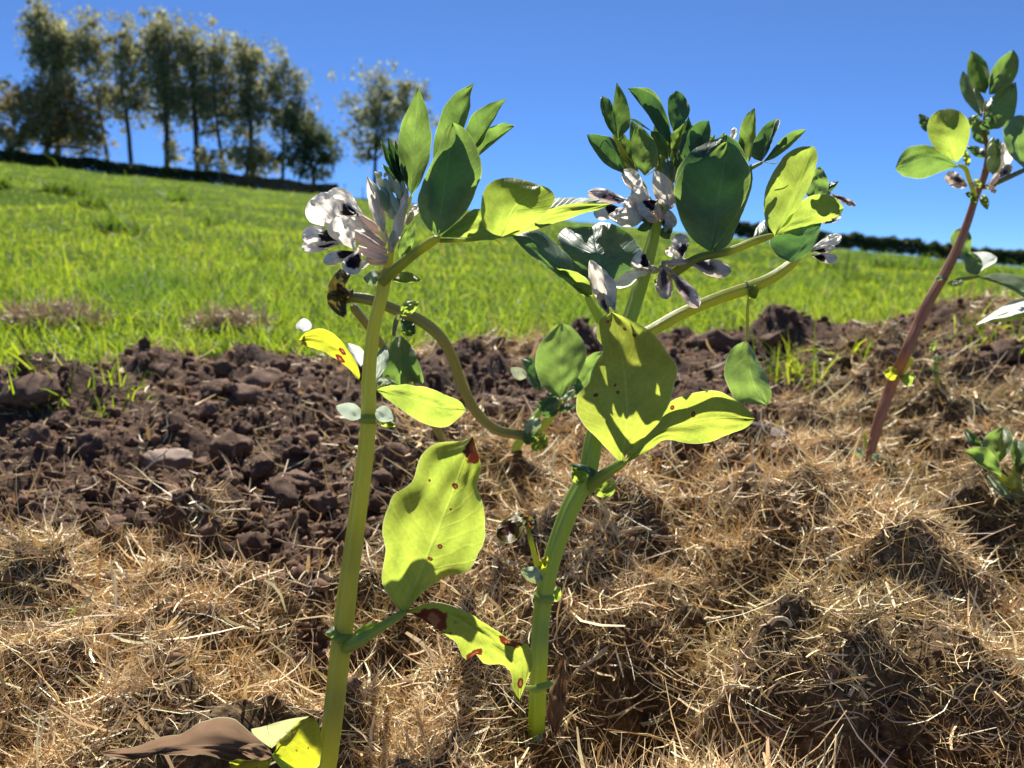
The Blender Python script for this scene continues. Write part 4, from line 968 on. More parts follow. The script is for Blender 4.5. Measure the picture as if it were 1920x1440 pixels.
l3((562, 588), (480, 352), (e3 - .03, e3 - .05, e3 - .04), 'lime', L=[(470, 530), (430, 455), (440, 385)], R=[(600, 535), (622, 435), (590, 368), (535, 345)], dl=-.01, dr=.01)
l3((570, 606), (284, 618), (e3 - .03, e3 - .06), 'green', L=[(490, 535), (420, 507), (340, 522), (300, 572)], R=[(500, 627), (420, 656), (330, 652)], mid=[(430, 565)], dl=.0, dr=.01)
l3((450, 450), (392, 368), (e3 + .02, e3 + .03), 'dark', w=56)
l3((600, 432), (662, 372), (e3, e3 + .01), 'green2', w=46)
l3((682, 505), (650, 385), (e3, e3 + .01), 'green', w=80, dl=-.01)
l3((700, 560), (605, 515), (e3, e3 + .01), 'dark', w=46)
l3((862, 612), (800, 385), (e3 - .02, e3 - .03), 'green', L=[(792, 540), (768, 440)], R=[(940, 540), (930, 430), (860, 375)], dl=-.02, dr=.02)
l3((612, 605), (600, 528), (e3 - .02, e3 - .02), 'lime', w=34)
tube('petiole', Z6, [(645, 740, e3, 9), (620, 670, e3 - .02, 8), (600, 615, e3 - .03, 8), (565, 598, e3 - .03, 5)], M['stem_thin'], p3, 8)
tube('petiole', Z6, [(690, 700, e3, 10), (770, 665, e3 - .02, 9), (864, 622, e3 - .03, 8), (930, 590, e3 - .03, 6)], M['stem_dusk'], p3, 8)
flower(Z6, (660, 690), (620, 680), e3 - .02, p3, [('fading', (610, 685), (508, 648), (28, 34), 0, .012), ('banner_grey', (610, 690), (530, 690), 30, .004, .008)], 26, 'calyx')
flower(Z6, (710, 690), (750, 640), e3 - .02, p3, [('banner', (735, 660), (775, 498), (40, 55), .02, .02), ('wing', (740, 660), (810, 600), 44, 0, .012), ('fading', (760, 650), (800, 610), 40, -.01, .008)], 34)
flower(Z6, (700, 700), (730, 700), e3 - .03, p3, [('fading', (710, 690), (735, 725), 26, 0, .006)], 24)
for i in range(14):
    a = random.uniform(-1, 1); q = random.random()
    bud(Z6, (712 + 12 * a, 640 - q * 100), (735 + 25 * a, 570 - q * 100), 30, e3 - .02 + .02 * a, p3, 'bud')
for b_, t_, w_ in [((690, 700), (780, 660), 30), ((640, 740), (600, 725), 30), ((650, 740), (625, 770), 34), ((675, 730), (700, 800), 40), ((670, 700), (640, 660), 30)]:
    stipule(Z6, b_, t_, (e3 - .01, e3 - .02), random.choice(['green', 'lime']), p3, w=w_, rip=2)
l3((652, 1092), (578, 882), (e3 + .01, e3 + .02), 'green2', L=[(600, 1040), (545, 968), (532, 930), (548, 895)], R=[(625, 1000), (630, 930), (610, 890)], dl=-.01)
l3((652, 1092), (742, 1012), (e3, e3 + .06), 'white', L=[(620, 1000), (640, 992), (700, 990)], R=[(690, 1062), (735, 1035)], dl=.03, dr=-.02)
l3((655, 1092), (605, 985), (e3 - .006, e3 + .0), 'green', w=(40, 44), dl=-.01)
l3((660, 1104), (900, 1175), (e3 - .02, e3 - .05), 'green2', L=[(740, 1085), (820, 1093), (880, 1120)], R=[(740, 1132), (820, 1168), (880, 1200)], dl=.02, dr=-.01)
tube('petiole', Z6, [(530, 1132, e3, 9), (575, 1116, e3 - .01, 8), (665, 1100, e3 - .02, 5)], M['stem_thin'], p3, 8)
stipule(Z6, (525, 1118), (464, 1106), (e3, e3 - .01), 'pale', p3, w=28, rip=2)
stipule(Z6, (530, 1135), (598, 1122), (e3 - .01, e3 - .02), 'pale', p3, w=30, rip=2)
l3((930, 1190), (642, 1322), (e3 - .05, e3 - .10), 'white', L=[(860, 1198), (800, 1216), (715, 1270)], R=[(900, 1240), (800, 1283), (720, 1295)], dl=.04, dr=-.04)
l3((900, 1255), (700, 1300), (e3 - .07, e3 - .095), 'lime', w=(24, 20))
tube('petiole', Z7, [(805, 395, d3, 8), (850, 330, d3 - .01, 10), (905, 255, d3 - .015, 9)], M['stem_thin'], p3, 8)
stipule(Z7, (810, 375), (708, 345), (d3 - .015, d3 - .02), 'yellow_plain', p3, w=(45, 50), rip=1)
stipule(Z7, (815, 385), (915, 355), (d3 - .01, d3 - .015), 'lime', p3, w=(10, 80), rip=1)
stipule(Z7, (578, 930), (500, 860), (d3 - .01, d3 - .015), 'pale', p3, w=60, rip=1)
stipule(Z7, (622, 920), (692, 930), (d3 - .01, d3 - .015), 'pale', p3, w=50, rip=1)
tube('petiole', Z7, [(590, 860, d3 - .01, 6), (585, 810, d3 - .01, 6), (582, 760, d3 - .01, 5)], M['stem_thin'], p3, 8)

# ------------------------------------------------------------------ seedling at the right edge
p4 = thing('bean_seedling', 'small low bean seedling with rounded bright green leaves in the mulch', 'seedling')
d4 = root_at(1895, 925)
tube('stem', Z7, [(1610, 1240, d4, 22), (1600, 1150, d4, 22), (1595, 1060, d4, 20), (1620, 960, d4, 12)], M['stem_thin'], p4, 12)
tube('petiole', Z7, [(1590, 1120, d4, 16), (1540, 1090, d4 - .01, 14), (1490, 1040, d4 - .02, 9)], M['stem_thin'], p4, 10)
for b_, t_, l_, r_, mt, q in [((1480, 972), (1512, 718), [(1400, 910), (1370, 850), (1410, 770)], [(1555, 890), (1582, 800), (1550, 735)], 'green2', .01),
        ((1505, 1062), (1256, 885), [(1475, 945), (1400, 862), (1320, 862)], [(1400, 1010), (1310, 942)], 'green2', -.02),
        ((1372, 855), (1246, 728), [(1300, 850), (1262, 790)], [(1345, 795), (1290, 745)], 'dark', .01),
        ((1600, 985), (1612, 803), [(1565, 900), (1580, 830)], [(1650, 930), (1665, 840)], 'green', .0),
        ((1640, 990), (1720, 790), [(1640, 880)], [(1740, 900)], 'green2', .01),
        ((1640, 1100), (1790, 960), [(1690, 980)], [(1760, 1060)], 'green2', -.01),
        ((1580, 1215), (1408, 1045), [(1480, 1170), (1420, 1090)], [(1540, 1130), (1460, 1060)], 'pale', -.01)]:
    leaf(Z7, b_, t_, (d4 + q - .005, d4 + q, d4 + q + .015), mt, p4, L=l_, R=r_, dl=-.01, dr=-.01, nt_=18)
for i in range(7):
    a = random.uniform(-1, 1)
    leaf(Z7, (1620 + 10 * a, 1060), (1632 + 34 * a, 960 + 15 * abs(a)), (d4, d4 - .01), 'bud', p4, w=30, shape='lance', nt_=10, ns=3)

# ------------------------------------------------------------------ straw stalks, stones and litter lying on the bed
def litter_mat(name, a, b_, scale=400):
    m, nt, out = new_mat(name); L = nt.links
    tc = N(nt, 'ShaderNodeTexCoord'); oi = N(nt, 'ShaderNodeObjectInfo')
    n1 = N(nt, 'ShaderNodeTexNoise'); n1.inputs['Scale'].default_value = scale; n1.inputs['Detail'].default_value = 5
    L.new(tc.outputs['Object'], n1.inputs['Vector'])
    c = mixc(nt, n1.outputs[0], a, b_)
    c = mixc(nt, math_n(nt, 'MULTIPLY', oi.outputs['Random'], 0.5), c, tuple(x * 0.55 for x in a))
    bb = N(nt, 'ShaderNodeBump'); bb.inputs['Strength'].default_value = 0.5; bb.inputs['Distance'].default_value = 0.001
    L.new(n1.outputs[0], bb.inputs['Height'])
    p = N(nt, 'ShaderNodeBsdfPrincipled'); p.inputs['Roughness'].default_value = 0.6; p.inputs['Specular IOR Level'].default_value = 0.3
    L.new(c, p.inputs['Base Color']); L.new(bb.outputs[0], p.inputs['Normal']); L.new(p.outputs[0], out.inputs['Surface'])
    return m
M['stalk'] = litter_mat('straw_stalk', (0.72, 0.60, 0.42), (0.50, 0.36, 0.20))
M['stone'] = litter_mat('stone', (0.26, 0.165, 0.115), (0.17, 0.105, 0.07), 120)
M['pod'] = litter_mat('dead_pod', (0.10, 0.065, 0.045), (0.05, 0.03, 0.02), 300)

def stalk(pts, wpx, lift=0.004, z=Z0, name='straw_stalk'):
    g_ = []
    for (px, py) in zp(z, pts):
        g, d = ground_pt(px, py, bed_z); g_.append((g[0], g[1], g[2] + lift))
    P = catmull(g_, 16)
    zz = bed_z(P[:, 0], P[:, 1])
    P[:, 2] = np.maximum(P[:, 2], zz + 0.002)
    P[1:-1, 2] = (P[:-2, 2] + 2 * P[1:-1, 2] + P[2:, 2]) / 4
    R = np.full(16, wpx / 2 * d / F); R[0] *= .7; R[-1] *= .5
    return tube_world(name, np.array(P), R, M['stalk'], bed, 6, 0.0)
for pts, w_, z_ in [([(350, 890), (312, 1000), (300, 1140)], 4, Z5), ([(490, 1130), (540, 1220), (650, 1290)], 5, Z5), ([(640, 1430), (820, 1220), (1060, 990)], 3, Z5), ([(285, 500), (300, 590), (345, 660)], 4, Z5),
                    ([(360, 400), (320, 470), (285, 520)], 3, Z5), ([(120, 640), (60, 740), (0, 720)], 3, Z5), ([(1080, 980), (1150, 1010), (1210, 1000), (1260, 1040)], 6, Z0), ([(1220, 1015), (1290, 1025), (1325, 1070)], 6, Z0),
                    ([(1005, 930), (1035, 935), (1062, 955)], 4, Z0), ([(1135, 1130), (1150, 1180), (1175, 1205)], 5, Z0), ([(1060, 1295), (1110, 1250), (1140, 1225)], 7, Z0), ([(1320, 1175), (1370, 1165), (1402, 1150)], 6, Z0),
                    ([(1200, 1205), (1220, 1240), (1225, 1250)], 6, Z0), ([(1220, 1270), (1225, 1290), (1270, 1310), (1285, 1325)], 5, Z0), ([(1330, 1315), (1370, 1300), (1420, 1305)], 6, Z0), ([(1455, 970), (1480, 955), (1495, 930)], 6, Z0),
                    ([(300, 925), (370, 965), (470, 965)], 5, Z0), ([(0, 1000), (60, 1030), (150, 1020), (230, 985)], 4, Z0), ([(310, 945), (335, 955), (350, 975)], 6, Z0), ([(150, 1095), (200, 1090), (250, 1110)], 8, Z0),
                    ([(450, 1100), (460, 1065), (500, 1070), (505, 1090)], 4, Z0), ([(395, 1140), (405, 1180), (410, 1205)], 5, Z0), ([(430, 1135), (455, 1170), (475, 1190)], 3, Z0), ([(0, 1280), (70, 1250), (130, 1200)], 4, Z0),
                    ([(90, 1235), (105, 1260), (100, 1275)], 8, Z0), ([(20, 1345), (120, 1335), (260, 1340)], 5, Z0), ([(1660, 1105), (1670, 1130), (1678, 1155)], 6, Z0), ([(1560, 1240), (1600, 1280), (1640, 1300)], 6, Z0),
                    ([(1700, 770), (1780, 740), (1850, 760), (1925, 785)], 7, Z0), ([(1290, 890), (1330, 885), (1360, 875)], 5, Z0), ([(1720, 650), (1690, 690), (1640, 710)], 4, Z0), ([(1380, 880), (1400, 865), (1420, 850)], 3, Z0), ([(1590, 1320), (1605, 1300), (1625, 1325)], 8, Z0)]:
    stalk(pts, w_, z=z_)
n_st = 0
while n_st < 170:
    px = random.uniform(-30, 1950); py = 1440 - 560 * random.random() ** 1.3 if random.random() < .8 else random.uniform(700, 1100)
    a = random.gauss(0.2, .7) + (math.pi if random.random() < .5 else 0); ln = random.uniform(20, 75)
    k = random.uniform(-.8, .8)
    p0 = (px, py); p1_ = (px + ln * math.cos(a), py + ln * .6 * math.sin(a)); p2_ = (p1_[0] + ln * math.cos(a + k), p1_[1] + ln * .6 * math.sin(a + k))
    if min(p0[1], p1_[1], p2_[1]) < 690: continue
    stalk([p0, p1_, p2_], random.uniform(1.7, 3.8) * (0.6 + 0.5 * (py - 600) / 800), random.uniform(.003, .009)); n_st += 1

def lump(name, label, cat, px, py, r, scale, mat, seed, rot=0, rough=.22):
    P, d = ground_pt(px, py, bed_z)
    me = clod_mesh(seed, 4, rough, 40); me.materials.clear(); me.materials.append(mat)
    o = tag(obj(name, me, None), label, cat)
    q = r * d / F
    o.location = (P[0], P[1], P[2] + q * .3); o.scale = tuple(q * k for k in scale); o.rotation_euler = (0.15, 0.1, rot)
    return o
lump('stone', 'smooth pale brown stone half buried in the dug soil', 'stone', 312, 882, 40, (1.25, .9, .95), M['stone'], 61, .2)
lump('stone', 'small round dark stone on bare soil beside the red-stemmed plant', 'stone', 1466, 850, 20, (1.2, .8, .7), M['stone'], 62, 0)
gp = [ground_pt(x_, y_, bed_z)[0] for x_, y_ in [(1376, 822), (1400, 818), (1440, 826), (1470, 840), (1482, 852)]]
gp = catmull([tuple(p_ + np.array((0, 0, .008))) for p_ in gp], 24)
tag(tube_world('dead_pod', gp, np.sin(np.linspace(0.25, 2.9, 24)) ** .6 * .0085, M['pod'], None, 12, .1), 'curved dark brown dead bean pod lying on bare soil', 'pod')
# a curl of dry stem in the hollow
c0, dc = ground_pt(1465, 1195, bed_z)
th = np.linspace(0, 5.9, 26)
tag(tube_world('stem_curl', np.stack([c0[0] + .0045 * np.cos(th), c0[1] + .001 * th, c0[2] + .006 + .0035 * np.sin(th)], -1), np.full(26, .0011), M['stalk'], None, 8, 0), 'tight pale ring of dried stem lying at the hollow in the mulch', 'stem curl')

# ------------------------------------------------------------------ grass of the meadow
GP = np.array([(0.098, 0.150, 0.014), (0.122, 0.178, 0.016), (0.070, 0.122, 0.013), (0.145, 0.185, 0.024), (0.18, 0.17, 0.06)])
def grass_blades(x, y, z, r, lmul=1.0, dark=None):
    n = len(x)
    ln = np.exp(r.normal(math.log(0.046), 0.38, n)) * (1 + 0.035 * y) * lmul
    wd = np.exp(r.normal(math.log(0.0023), 0.28, n)) * np.maximum(1, y / 1.9) ** 0.80
    az = r.uniform(0, 2 * math.pi, n); el = np.clip(r.normal(1.12, 0.27, n), 0.2, 1.55)
    V, Fc = ribbons(np.stack([x, y, z], -1), az, el, ln, wd, np.zeros(n), 3, r.normal(0, .5, n), r.normal(0, .35, n), lambda t: (1 - t) ** .7 * .95 + .05, droop=r.uniform(0.1, 1.3, n))
    C = GP[r.choice(5, n, p=[.30, .30, .20, .16, .04])] * r.uniform(.75, 1.25, (n, 1))
    if dark is not None:
        C = C * (1 - dark[:, None]) + np.array((0.030, 0.075, 0.018)) * dark[:, None]
    return V, Fc, np.repeat(C, V.shape[1], 0)
M['grass'] = tint_mat('grass_blade', 0.55, 0.55, 0.25, (3.0, 2.7, 1.3), 1.0)
r = np.random.default_rng(21)
n = 180000
y = np.exp(r.uniform(math.log(1.02), math.log(74), n)); x = np.where(r.random(n) < .86, r.uniform(-.78, .78, n), np.sign(r.random(n) - .5) * r.uniform(.78, 1.3, n)) * y
ok = y > edge_y(x, y) + 0.0
x, y = x[ok], y[ok]
cl_ = pnoise(x * 1.3 + 20, y * 0.7) + 0.6 * pnoise(x * 4, y * 2.2)
lm = 0.75 + 0.55 * smooth(-.3, .8, cl_)
bare = smooth(.25, .6, pnoise(x * 1.1 + 60, y * 1.1 + 9)) * (y < 5)
ok = r.random(len(x)) > .55 * bare
x, y, lm, cl_ = x[ok], y[ok], lm[ok], cl_[ok]
V, Fc, C = grass_blades(x, y, field_z(x, y) - .004, r, lm * np.where(y < 1.6, 0.85, 1.0), np.clip(0.62 * smooth(.30, .80, cl_) + 0.25 * smooth(.0, .6, pnoise(x * .5 + 3, y * .22 + 8)), 0, .75))
me = mesh_np('grass', V.reshape(-1, 3), Fc); colour_attr(me, C)
tag(obj('grass', me, M['grass']), 'bright green meadow grass covering the hillside', 'grass', kind='stuff')

# tufts of grass growing in the bed, weeds on the meadow
def tuft(label, px, py, n, rad, h, fn=bed_z, name='grass_tuft', dark=0.0, cat='grass tuft', group=None, wmul=1.0, y0=None):
    P = ground_pt(px, py, fn)[0] if y0 is None else None
    if P is None:
        xx = (px - 960) / F * y0; P = np.array((xx, y0, float(field_z(np.array(xx), np.array(y0)))))
    t = thing(name, label, cat, group); t.location = P
    a = r.uniform(0, 6.28, n); q = rad * np.sqrt(r.random(n))
    az = r.uniform(0, 6.28, n); el = np.clip(r.normal(1.1, .3, n), .2, 1.5)
    ln = h * (.80 if y0 else 1.0) * np.exp(r.normal(-.2, .4, n)); wd = h * .055 * wmul * np.exp(r.normal(0, .3, n))
    zz = (fn(P[0] + q * np.cos(a), P[1] + q * np.sin(a)) if y0 is None else field_z(P[0] + q * np.cos(a), P[1] + q * np.sin(a))) - P[2] - .004
    V, Fc = ribbons(np.stack([q * np.cos(a), q * np.sin(a), zz], -1), az, el, ln, wd, np.zeros(n), 4, r.normal(0, .5, n), r.normal(0, .3, n), lambda t_: (1 - t_) ** .7 * .95 + .05, droop=r.uniform(.1, 1.5, n))
    C = GP[r.choice(4, n)] * r.uniform(.75, 1.25, (n, 1)) * (1 - dark) + np.array((.025, .06, .016)) * dark
    me = mesh_np('blades', V.reshape(-1, 3), Fc); colour_attr(me, np.repeat(C, V.shape[1], 0))
    o = obj('foliage', me, M['grass'], t); o['kind'] = 'stuff'
    return t
tuft('grass tuft growing from the bed below the hanging bean leaf', 1480, 700, 90, .05, .055)
tuft('few grass blades sprouting between two dark clods', 1600, 668, 14, .02, .06)
tuft('single green shoot poking out of the mulch on the left', 112, 1170, 5, .003, .022)
tuft('pale green sprig at the edge of bare soil behind the middle plant', 1205, 885, 16, .012, .016)
tuft('grass tuft hanging over the soil at the far left edge of the bed', 150, 700, 120, .08, .045)
tuft('sparse grass blades by the mulch mound behind the red-stemmed plant', 1840, 640, 60, .07, .05)
tuft('thin yellow-green sprout right of the dead pod', 1455, 810, 6, .006, .02)
for i, (px, yy, n_, rad, h, lab) in enumerate([(150, 13.0, 420, .36, .30, 'large dark weed clump high on the left of the meadow'), (190, 8.2, 200, .18, .20, 'dark weed clump below the largest weed clump'),
        (240, 6.0, 260, .16, .18, 'dark tussock nearest the bed on the left meadow'), (355, 13.5, 200, .22, .36, 'small pointed dark weed clump on the slope left of the flowers'), (405, 7.6, 160, .12, .17, 'low dark tussock just left of the white flowers'),
        (15, 12.5, 220, .25, .30, 'dark weed clump cut by the left edge'), (280, 22.0, 260, .5, .5, 'faint dark weed patch near the top of the slope'), (1700, 15.0, 420, .75, .34, 'big dark bramble clump in front of the far hedge'),
        (1560, 9.0, 240, .22, .22, 'dark tussock behind the red-stemmed plant beneath the hedge'), (1600, 7.0, 220, .20, .16, 'low dark tussock on the right meadow just left of the red stem'), (1410, 9.5, 200, .2, .2, 'dark tussock beside the hanging bean leaf stalk'),
        (510, 4.2, 170, .10, .10, 'dark grass tuft between the first plant and the bed edge'), (1880, 11, 300, .4, .3, 'dark tussock under the hedge at the right edge'), (1040, 8.0, 200, .16, .18, 'dark tussock seen between the two tall bean plants')]):
    tuft(lab, px, 0, n_, rad, h, name='weed_clump', dark=.72, cat='weed clump', group='dark weed clumps on the meadow', wmul=1.6, y0=yy)
def hay(label, px, yy, n, rx, ry):
    xx = (px - 960) / F * yy; P = np.array((xx, yy, float(field_z(np.array(xx), np.array(yy)))))
    t = thing('hay_heap', label, 'hay heap', 'dry hay heaps left on the meadow'); t.location = P
    a = r.uniform(0, 6.28, n); q = np.sqrt(r.random(n))
    ox, oy = q * np.cos(a) * rx, q * np.sin(a) * ry
    oz = field_z(P[0] + ox, P[1] + oy) - P[2] + .03 * (1 - q * q) * r.random(n) + .012
    V, Fc = ribbons(np.stack([ox, oy, oz], -1), r.uniform(0, 6.28, n), r.normal(.0, .22, n), r.uniform(.02, .05, n), r.uniform(.0012, .003, n), r.normal(-.5, 1, n), 3, r.uniform(0, 3, n), r.normal(0, 1, n), lambda t_: 1.0)
    me = mesh_np('hay', V.reshape(-1, 3), Fc); colour_attr(me, np.repeat(np.array((.46, .35, .22)) * r.uniform(.5, 1.4, (n, 1)), V.shape[1], 0))
    obj('foliage', me, M['straw'], t)['kind'] = 'stuff'
hay('brown dry hay heap in the grass at the far left', 100, 1.55, 900, .10, .07)
hay('flat brown hay heap in the grass left of the first stem', 432, 1.52, 700, .08, .045)

# weed seedling on the far mulch
P, dw = ground_pt(1757, 725, bed_z)
ws = thing('weed_seedling', 'tiny upright weed seedling with narrow leaves behind the red stem', 'weed'); 
tube('stem', Z7, [(1072, 450, dw, 9), (1068, 380, dw, 8), (1060, 300, dw, 6), (1055, 240, dw, 3)], M['stem_thin'], ws, 8)
for i in range(16):
    a = random.uniform(-1, 1); yb = random.uniform(250, 380)
    leaf(Z7, (1062, yb), (1062 + a * 55, yb - random.uniform(20, 60)), (dw, dw + random.uniform(-.02, .02)), random.choice(['green2', 'pale', 'green']), ws, w=16, shape='lance', nt_=8, ns=2)
leaf(Z7, (1020, 225), (1062, 128), (dw, dw), 'lime', ws, w=34, shape='lance', nt_=12, ns=3)

# ------------------------------------------------------------------ trees, hedges and fence along the crest
def cards(P, size, r_, squash=1.0):
    """one small leaf-spray quad at each point"""
    n = len(P)
    a = r_.normal(size=(n, 3)); a /= np.linalg.norm(a, axis=1, keepdims=True)
    b_ = r_.normal(size=(n, 3)); b_ -= a * (a * b_).sum(1, keepdims=True); b_ /= np.linalg.norm(b_, axis=1, keepdims=True)
    s_ = size * np.exp(r_.normal(0, .35, n))[:, None]
    V = np.stack([P - a * s_, P + b_ * s_ * .55, P + a * s_, P - b_ * s_ * .55], 1)
    return V, np.arange(n * 4).reshape(n, 4)

def multi_tube(paths, ns=6):
    Vs, Fs, o = [], [], 0
    for P, R in paths:
        P = np.asarray(P); n = len(P)
        T = np.gradient(P, axis=0); T /= np.linalg.norm(T, axis=1, keepdims=True) + 1e-9
        A = np.cross(T, (0.31, 0.93, 0.17)); A /= np.linalg.norm(A, axis=1, keepdims=True) + 1e-9; B = np.cross(T, A)
        th = np.linspace(0, 2 * math.pi, ns, endpoint=False)
        V = P[:, None] + np.asarray(R)[:, None, None] * (np.cos(th)[None, :, None] * A[:, None] + np.sin(th)[None, :, None] * B[:, None])
        i = np.arange(n - 1)[:, None] * ns; j = np.arange(ns)[None]; j2 = (j + 1) % ns
        Fs.append(np.stack([i + j, i + j2, i + ns + j2, i + ns + j], -1).reshape(-1, 4) + o); Vs.append(V.reshape(-1, 3)); o += n * ns
    return np.vstack(Vs), np.vstack(Fs)

M['bark'] = litter_mat('bark', (0.085, 0.075, 0.062), (0.05, 0.042, 0.035), 3)
M['tree_leaf'] = tint_mat('tree_leaf', 0.42, 0.8, 0.08, (1.75, 1.65, 1.2), 1.0)
M['hedge_leaf'] = tint_mat('hedge_leaf', 0.22, 0.6, 0.2, (1.4, 1.5, 0.9), 1.0)

def crest_base(px, yy):
    xx = (px - 960) / F * yy / CP
    return np.array((xx, yy, float(field_z(np.array(xx), np.array(yy))) - .1))

def tree(label, trunk, blobs, yy, col, seed, dens=1.0, leaf=.15, trunk_w=8, name='tree', cat='tree', limbs=14, group=None):
    """trunk: photo px points from foot to top; blobs: crown masses (px, py, half width, half height) in photo px"""
    r_ = np.random.default_rng(seed)
    def at(px, py):
        p_ = W(px, py, yy); k = yy / p_[1]
        return CAM + (p_ - CAM) * k
    foot = at(*trunk[0]); foot[2] = min(foot[2], crest_base(trunk[0][0], yy)[2])
    t = thing(name, label, cat, group); t.location = foot
    line = [foot] + [at(*q) for q in trunk[1:]]
    tp = catmull(line, 26) + r_.normal(0, .05, (26, 3)) * np.linspace(0, 1, 26)[:, None]
    sc = yy / F
    R = np.linspace(1, .12, 26) * trunk_w * sc / 2
    paths = [(tp - foot, R)]
    cents = []
    area = sum(b_[2] * b_[3] for b_ in blobs)
    for (bx, by, bw, bh) in blobs:
        bw, bh = bw * 1.12, bh * 1.15
        k = max(4, int(25 * dens * bw * bh / 900))
        for i in range(k):
            v = np.clip(r_.normal(0, .50, 3), -1.1, 1.1)
            c_ = at(bx, by) + np.array((v[0] * bw * sc, v[1] * bw * sc, v[2] * bh * sc))
            cents.append(c_)
    cents = np.array(cents)
    for c_ in cents[r_.choice(len(cents), min(limbs, len(cents)), replace=False)]:
        i = int(np.clip(np.searchsorted(tp[:, 2], c_[2] - abs(c_[0] - foot[0]) * .9 - .8), 6, 23))
        m_ = (tp[i] + c_) / 2 + np.array((0, 0, .25))
        paths.append((catmull([tp[i], m_, c_], 8) - foot, np.linspace(R[i] * .5, .02, 8)))
    V, Fc = multi_tube(paths)
    obj('trunk', mesh_np('trunk', V, Fc), M['bark'], t)
    nl = 34
    rad = r_.uniform(.35, 1.0, len(cents))
    off = r_.normal(size=(len(cents), nl, 3)) * .5 * rad[:, None, None]
    P = (cents[:, None] + off).reshape(-1, 3)
    V, Fc = cards(P - foot, leaf, r_)
    me = mesh_np('crown', V.reshape(-1, 3), Fc, False)
    C = np.repeat(np.array(col) * r_.uniform(.7, 1.3, (len(cents), 1)), nl, 0) * r_.uniform(.88, 1.12, (len(P), 1))
    colour_attr(me, np.repeat(C, 4, 0))
    obj('crown', me, M['tree_leaf'], t)
    return t

OL = (0.24, 0.245, 0.15); OD = (0.21, 0.225, 0.15); OY = (0.27, 0.26, 0.11); DG = (0.095, 0.12, 0.065)
G = 'tall trees in a row on the crest'
tree('leftmost tall slender tree rising behind the round olive tree', [(108, 290), (104, 180), (95, 100), (82, 25)], [(82, 55, 34, 48), (98, 105, 36, 38), (120, 90, 20, 40), (75, 60, 22, 40), (88, 172, 13, 24), (122, 160, 14, 24), (106, 140, 18, 24)], 76, OL, 1, 1.2, trunk_w=11, group=G)
tree('second slender tree from the left with a bare leaning trunk', [(205, 292), (185, 200), (165, 130), (160, 35)], [(163, 62, 26, 40), (168, 105, 24, 34), (185, 100, 14, 26), (169, 192, 13, 24), (203, 180, 14, 24), (187, 160, 18, 24)], 76, OL, 2, 1.0, trunk_w=8, group=G)
tree('third slender tree from the left with a thin straight trunk', [(246, 297), (238, 220), (228, 150), (228, 55)], [(230, 78, 22, 36), (240, 125, 30, 34), (222, 170, 26, 22), (262, 170, 20, 20), (222, 212, 13, 24), (256, 200, 14, 24), (240, 180, 18, 24)], 75, OL, 3, 1.0, trunk_w=9, group=G)
tree('fattest tall tree of the row with ivy low on its trunk', [(312, 310), (312, 220), (306, 140), (292, 50)], [(292, 75, 34, 36), (318, 95, 34, 45), (300, 135, 36, 40), (318, 180, 24, 30), (320, 275, 12, 26), (296, 212, 13, 24), (330, 200, 14, 24), (314, 180, 18, 24)], 75, OL, 4, 1.2, trunk_w=13, group=G)
tree('tall slender tree directly right of the fattest one', [(370, 315), (366, 225), (360, 150), (362, 65)], [(360, 90, 24, 34), (368, 130, 26, 40), (358, 175, 26, 30), (380, 290, 10, 14), (350, 217, 13, 24), (384, 205, 14, 24), (368, 185, 18, 24)], 75, OL, 5, 1.1, trunk_w=11, group=G)
tree('tall tree with a crooked trunk left of the wide rounded one', [(425, 322), (408, 240), (402, 160), (405, 70)], [(406, 95, 20, 36), (412, 140, 22, 38), (404, 185, 24, 28), (436, 215, 12, 10), (392, 232, 13, 24), (426, 220, 14, 24), (410, 200, 18, 24)], 75, OL, 6, 1.1, trunk_w=12, group=G)
tree('tall tree with a wide rounded crown and straight trunk', [(475, 326), (470, 240), (468, 170), (468, 95)], [(468, 115, 30, 36), (456, 155, 24, 36), (482, 160, 26, 40), (470, 205, 18, 22), (454, 232, 13, 24), (488, 220, 14, 24), (472, 200, 18, 24)], 75, OL, 7, 1.1, trunk_w=12, group=G)
tree('rightmost tree of the row with an airy greyish crown', [(528, 335), (532, 250), (535, 180), (535, 115)], [(530, 140, 28, 34), (552, 170, 28, 40), (520, 190, 26, 34), (560, 220, 24, 26), (535, 240, 26, 20), (516, 242, 13, 24), (550, 230, 14, 24), (534, 210, 18, 24)], 75, OD, 8, .8, trunk_w=8, group=G)
tree('lone airy tree standing apart behind the white flowers', [(700, 345), (705, 270), (712, 210), (715, 150)], [(715, 165, 32, 34), (690, 195, 42, 32), (740, 195, 38, 36), (700, 235, 50, 30), (735, 250, 44, 34), (770, 190, 28, 36), (790, 230, 22, 30), (690, 280, 34, 22)], 76, OD, 9, .62, trunk_w=9, limbs=26)
tree('round olive brown tree at the far left', [(85, 290), (88, 250), (90, 210), (92, 175)], [(60, 205, 56, 38), (110, 195, 46, 36), (140, 225, 44, 44), (90, 245, 60, 34), (170, 255, 24, 26), (20, 190, 26, 20)], 73.5, (0.25, 0.215, 0.11), 10, 1.2, trunk_w=12, limbs=20)
tree('dark spreading tree with layered boughs at the hedge end', [(590, 342), (586, 315), (580, 290), (575, 245)], [(565, 240, 34, 14), (590, 258, 32, 14), (575, 275, 40, 10), (605, 295, 34, 9), (560, 300, 40, 9), (590, 325, 30, 8)], 73, DG, 11, 2.0, trunk_w=9, limbs=20)
tree('yellow-green bush between the trunks of the row', [(462, 328), (462, 315), (462, 300), (462, 285)], [(450, 290, 24, 22), (480, 298, 30, 24), (500, 312, 18, 12)], 73.5, OY, 12, 1.3, trunk_w=6, name='bush', cat='bush')
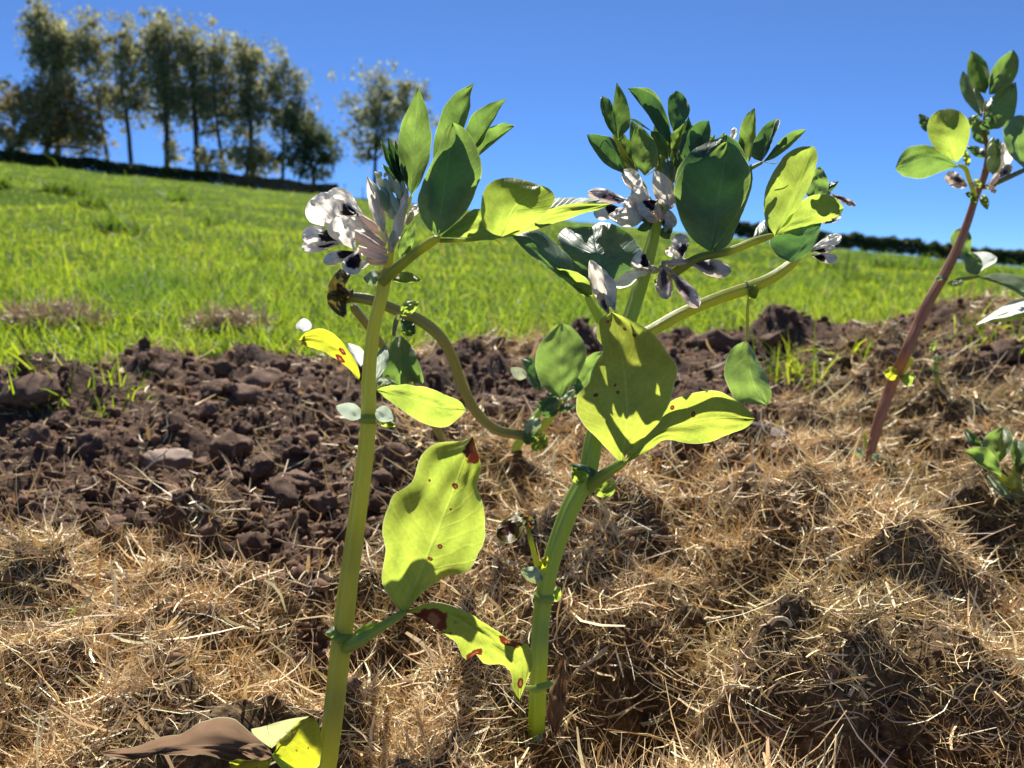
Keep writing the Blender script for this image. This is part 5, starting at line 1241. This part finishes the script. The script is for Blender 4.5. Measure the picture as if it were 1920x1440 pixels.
tree('small dim bush at the foot of the crooked trunk', [(385, 318), (385, 308), (385, 298), (385, 288)], [(385, 300, 16, 16), (415, 312, 14, 12)], 73.5, OD, 13, 1.3, trunk_w=5, name='bush', cat='bush')
tree('pale scrubby bush at the far left under the trees', [(15, 285), (15, 270), (15, 262), (15, 255)], [(12, 262, 22, 20), (40, 268, 18, 14)], 73, OD, 14, 1.2, trunk_w=5, name='bush', cat='bush')

def hedge(label, px0, px1, yy, hgt, gap, n, seed, wid=.5, yy1=None):
    r_ = np.random.default_rng(seed)
    t = thing('hedge', label, 'hedge')
    yb = yy if yy1 is None else yy1
    q = r_.random(n)
    def base(q):
        y_ = yy + (yb - yy) * q
        x_ = ((px0 + (px1 - px0) * q) - 960) / F * y_ / CP
        return x_, y_, field_z(x_, y_)
    x_, y_, z_ = base(q)
    top = hgt * (1 + .08 * pnoise(q * 30, q * 0 + seed) + .06 * pnoise(q * 170, q * 0 + 3))
    v = r_.random(n) ** .8
    P = np.stack([x_, y_ + r_.normal(0, wid * .5, n), z_ + gap * np.maximum(0, 1 + 2.2 * pnoise(q * 60, q * 0 + 8)) + v * np.maximum(top - gap, .1)], -1)
    V, Fc = cards(P, .085, r_)
    me = mesh_np('foliage', V.reshape(-1, 3), Fc, False)
    colour_attr(me, np.repeat(np.array((.062, .080, .024)) * r_.uniform(.6, 1.5, (n, 1)), 4, 0))
    obj('foliage', me, M['hedge_leaf'], t)['kind'] = 'stuff'
    paths = []
    for s_ in np.linspace(0, 1, 150):
        x0, y0_, z0 = [float(a_) for a_ in base(np.array(min(1, s_ + r_.normal(0, .002))))]
        paths.append((np.array([(x0, y0_, z0 - .1), (x0 + r_.normal(0, .06), y0_, z0 + hgt * .5), (x0 + r_.normal(0, .12), y0_ + r_.normal(0, .1), z0 + hgt * .9)]), np.array((.03, .02, .008))))
    V, Fc = multi_tube(paths, 5)
    o = obj('stems', mesh_np('stems', V, Fc), M['bark'], t); o['kind'] = 'stuff'
    return t
hedge('dark clipped hedge running under the row of trees', -260, 645, 71.5, 1.05, .0, 52000, 31)
hedge('dark thin-bottomed hedge along the crest on the right', 1340, 2300, 70.5, 1.5, .14, 70000, 32)

# wire fence below the lone tree
fe = thing('wire_fence', 'faint wire fence with thin posts running down the slope below the lone tree', 'fence')
fp = []
for i, px in enumerate(np.linspace(430, 690, 9)):
    b0 = crest_base(px, 60.0); fp.append(b0)
    V, Fc = multi_tube([(np.array([b0, b0 + (0, 0, .6), b0 + (0, 0, 1.15)]), np.array((.045, .04, .035)))], 6)
    obj('post', mesh_np('post', V, Fc), M['bark'], fe)
for hgt in (.45, .75, 1.05):
    V, Fc = multi_tube([(np.array([p_ + (0, 0, hgt) for p_ in fp]), np.full(len(fp), .006))], 4)
    obj('wire', mesh_np('wire', V, Fc), M['bark'], fe)
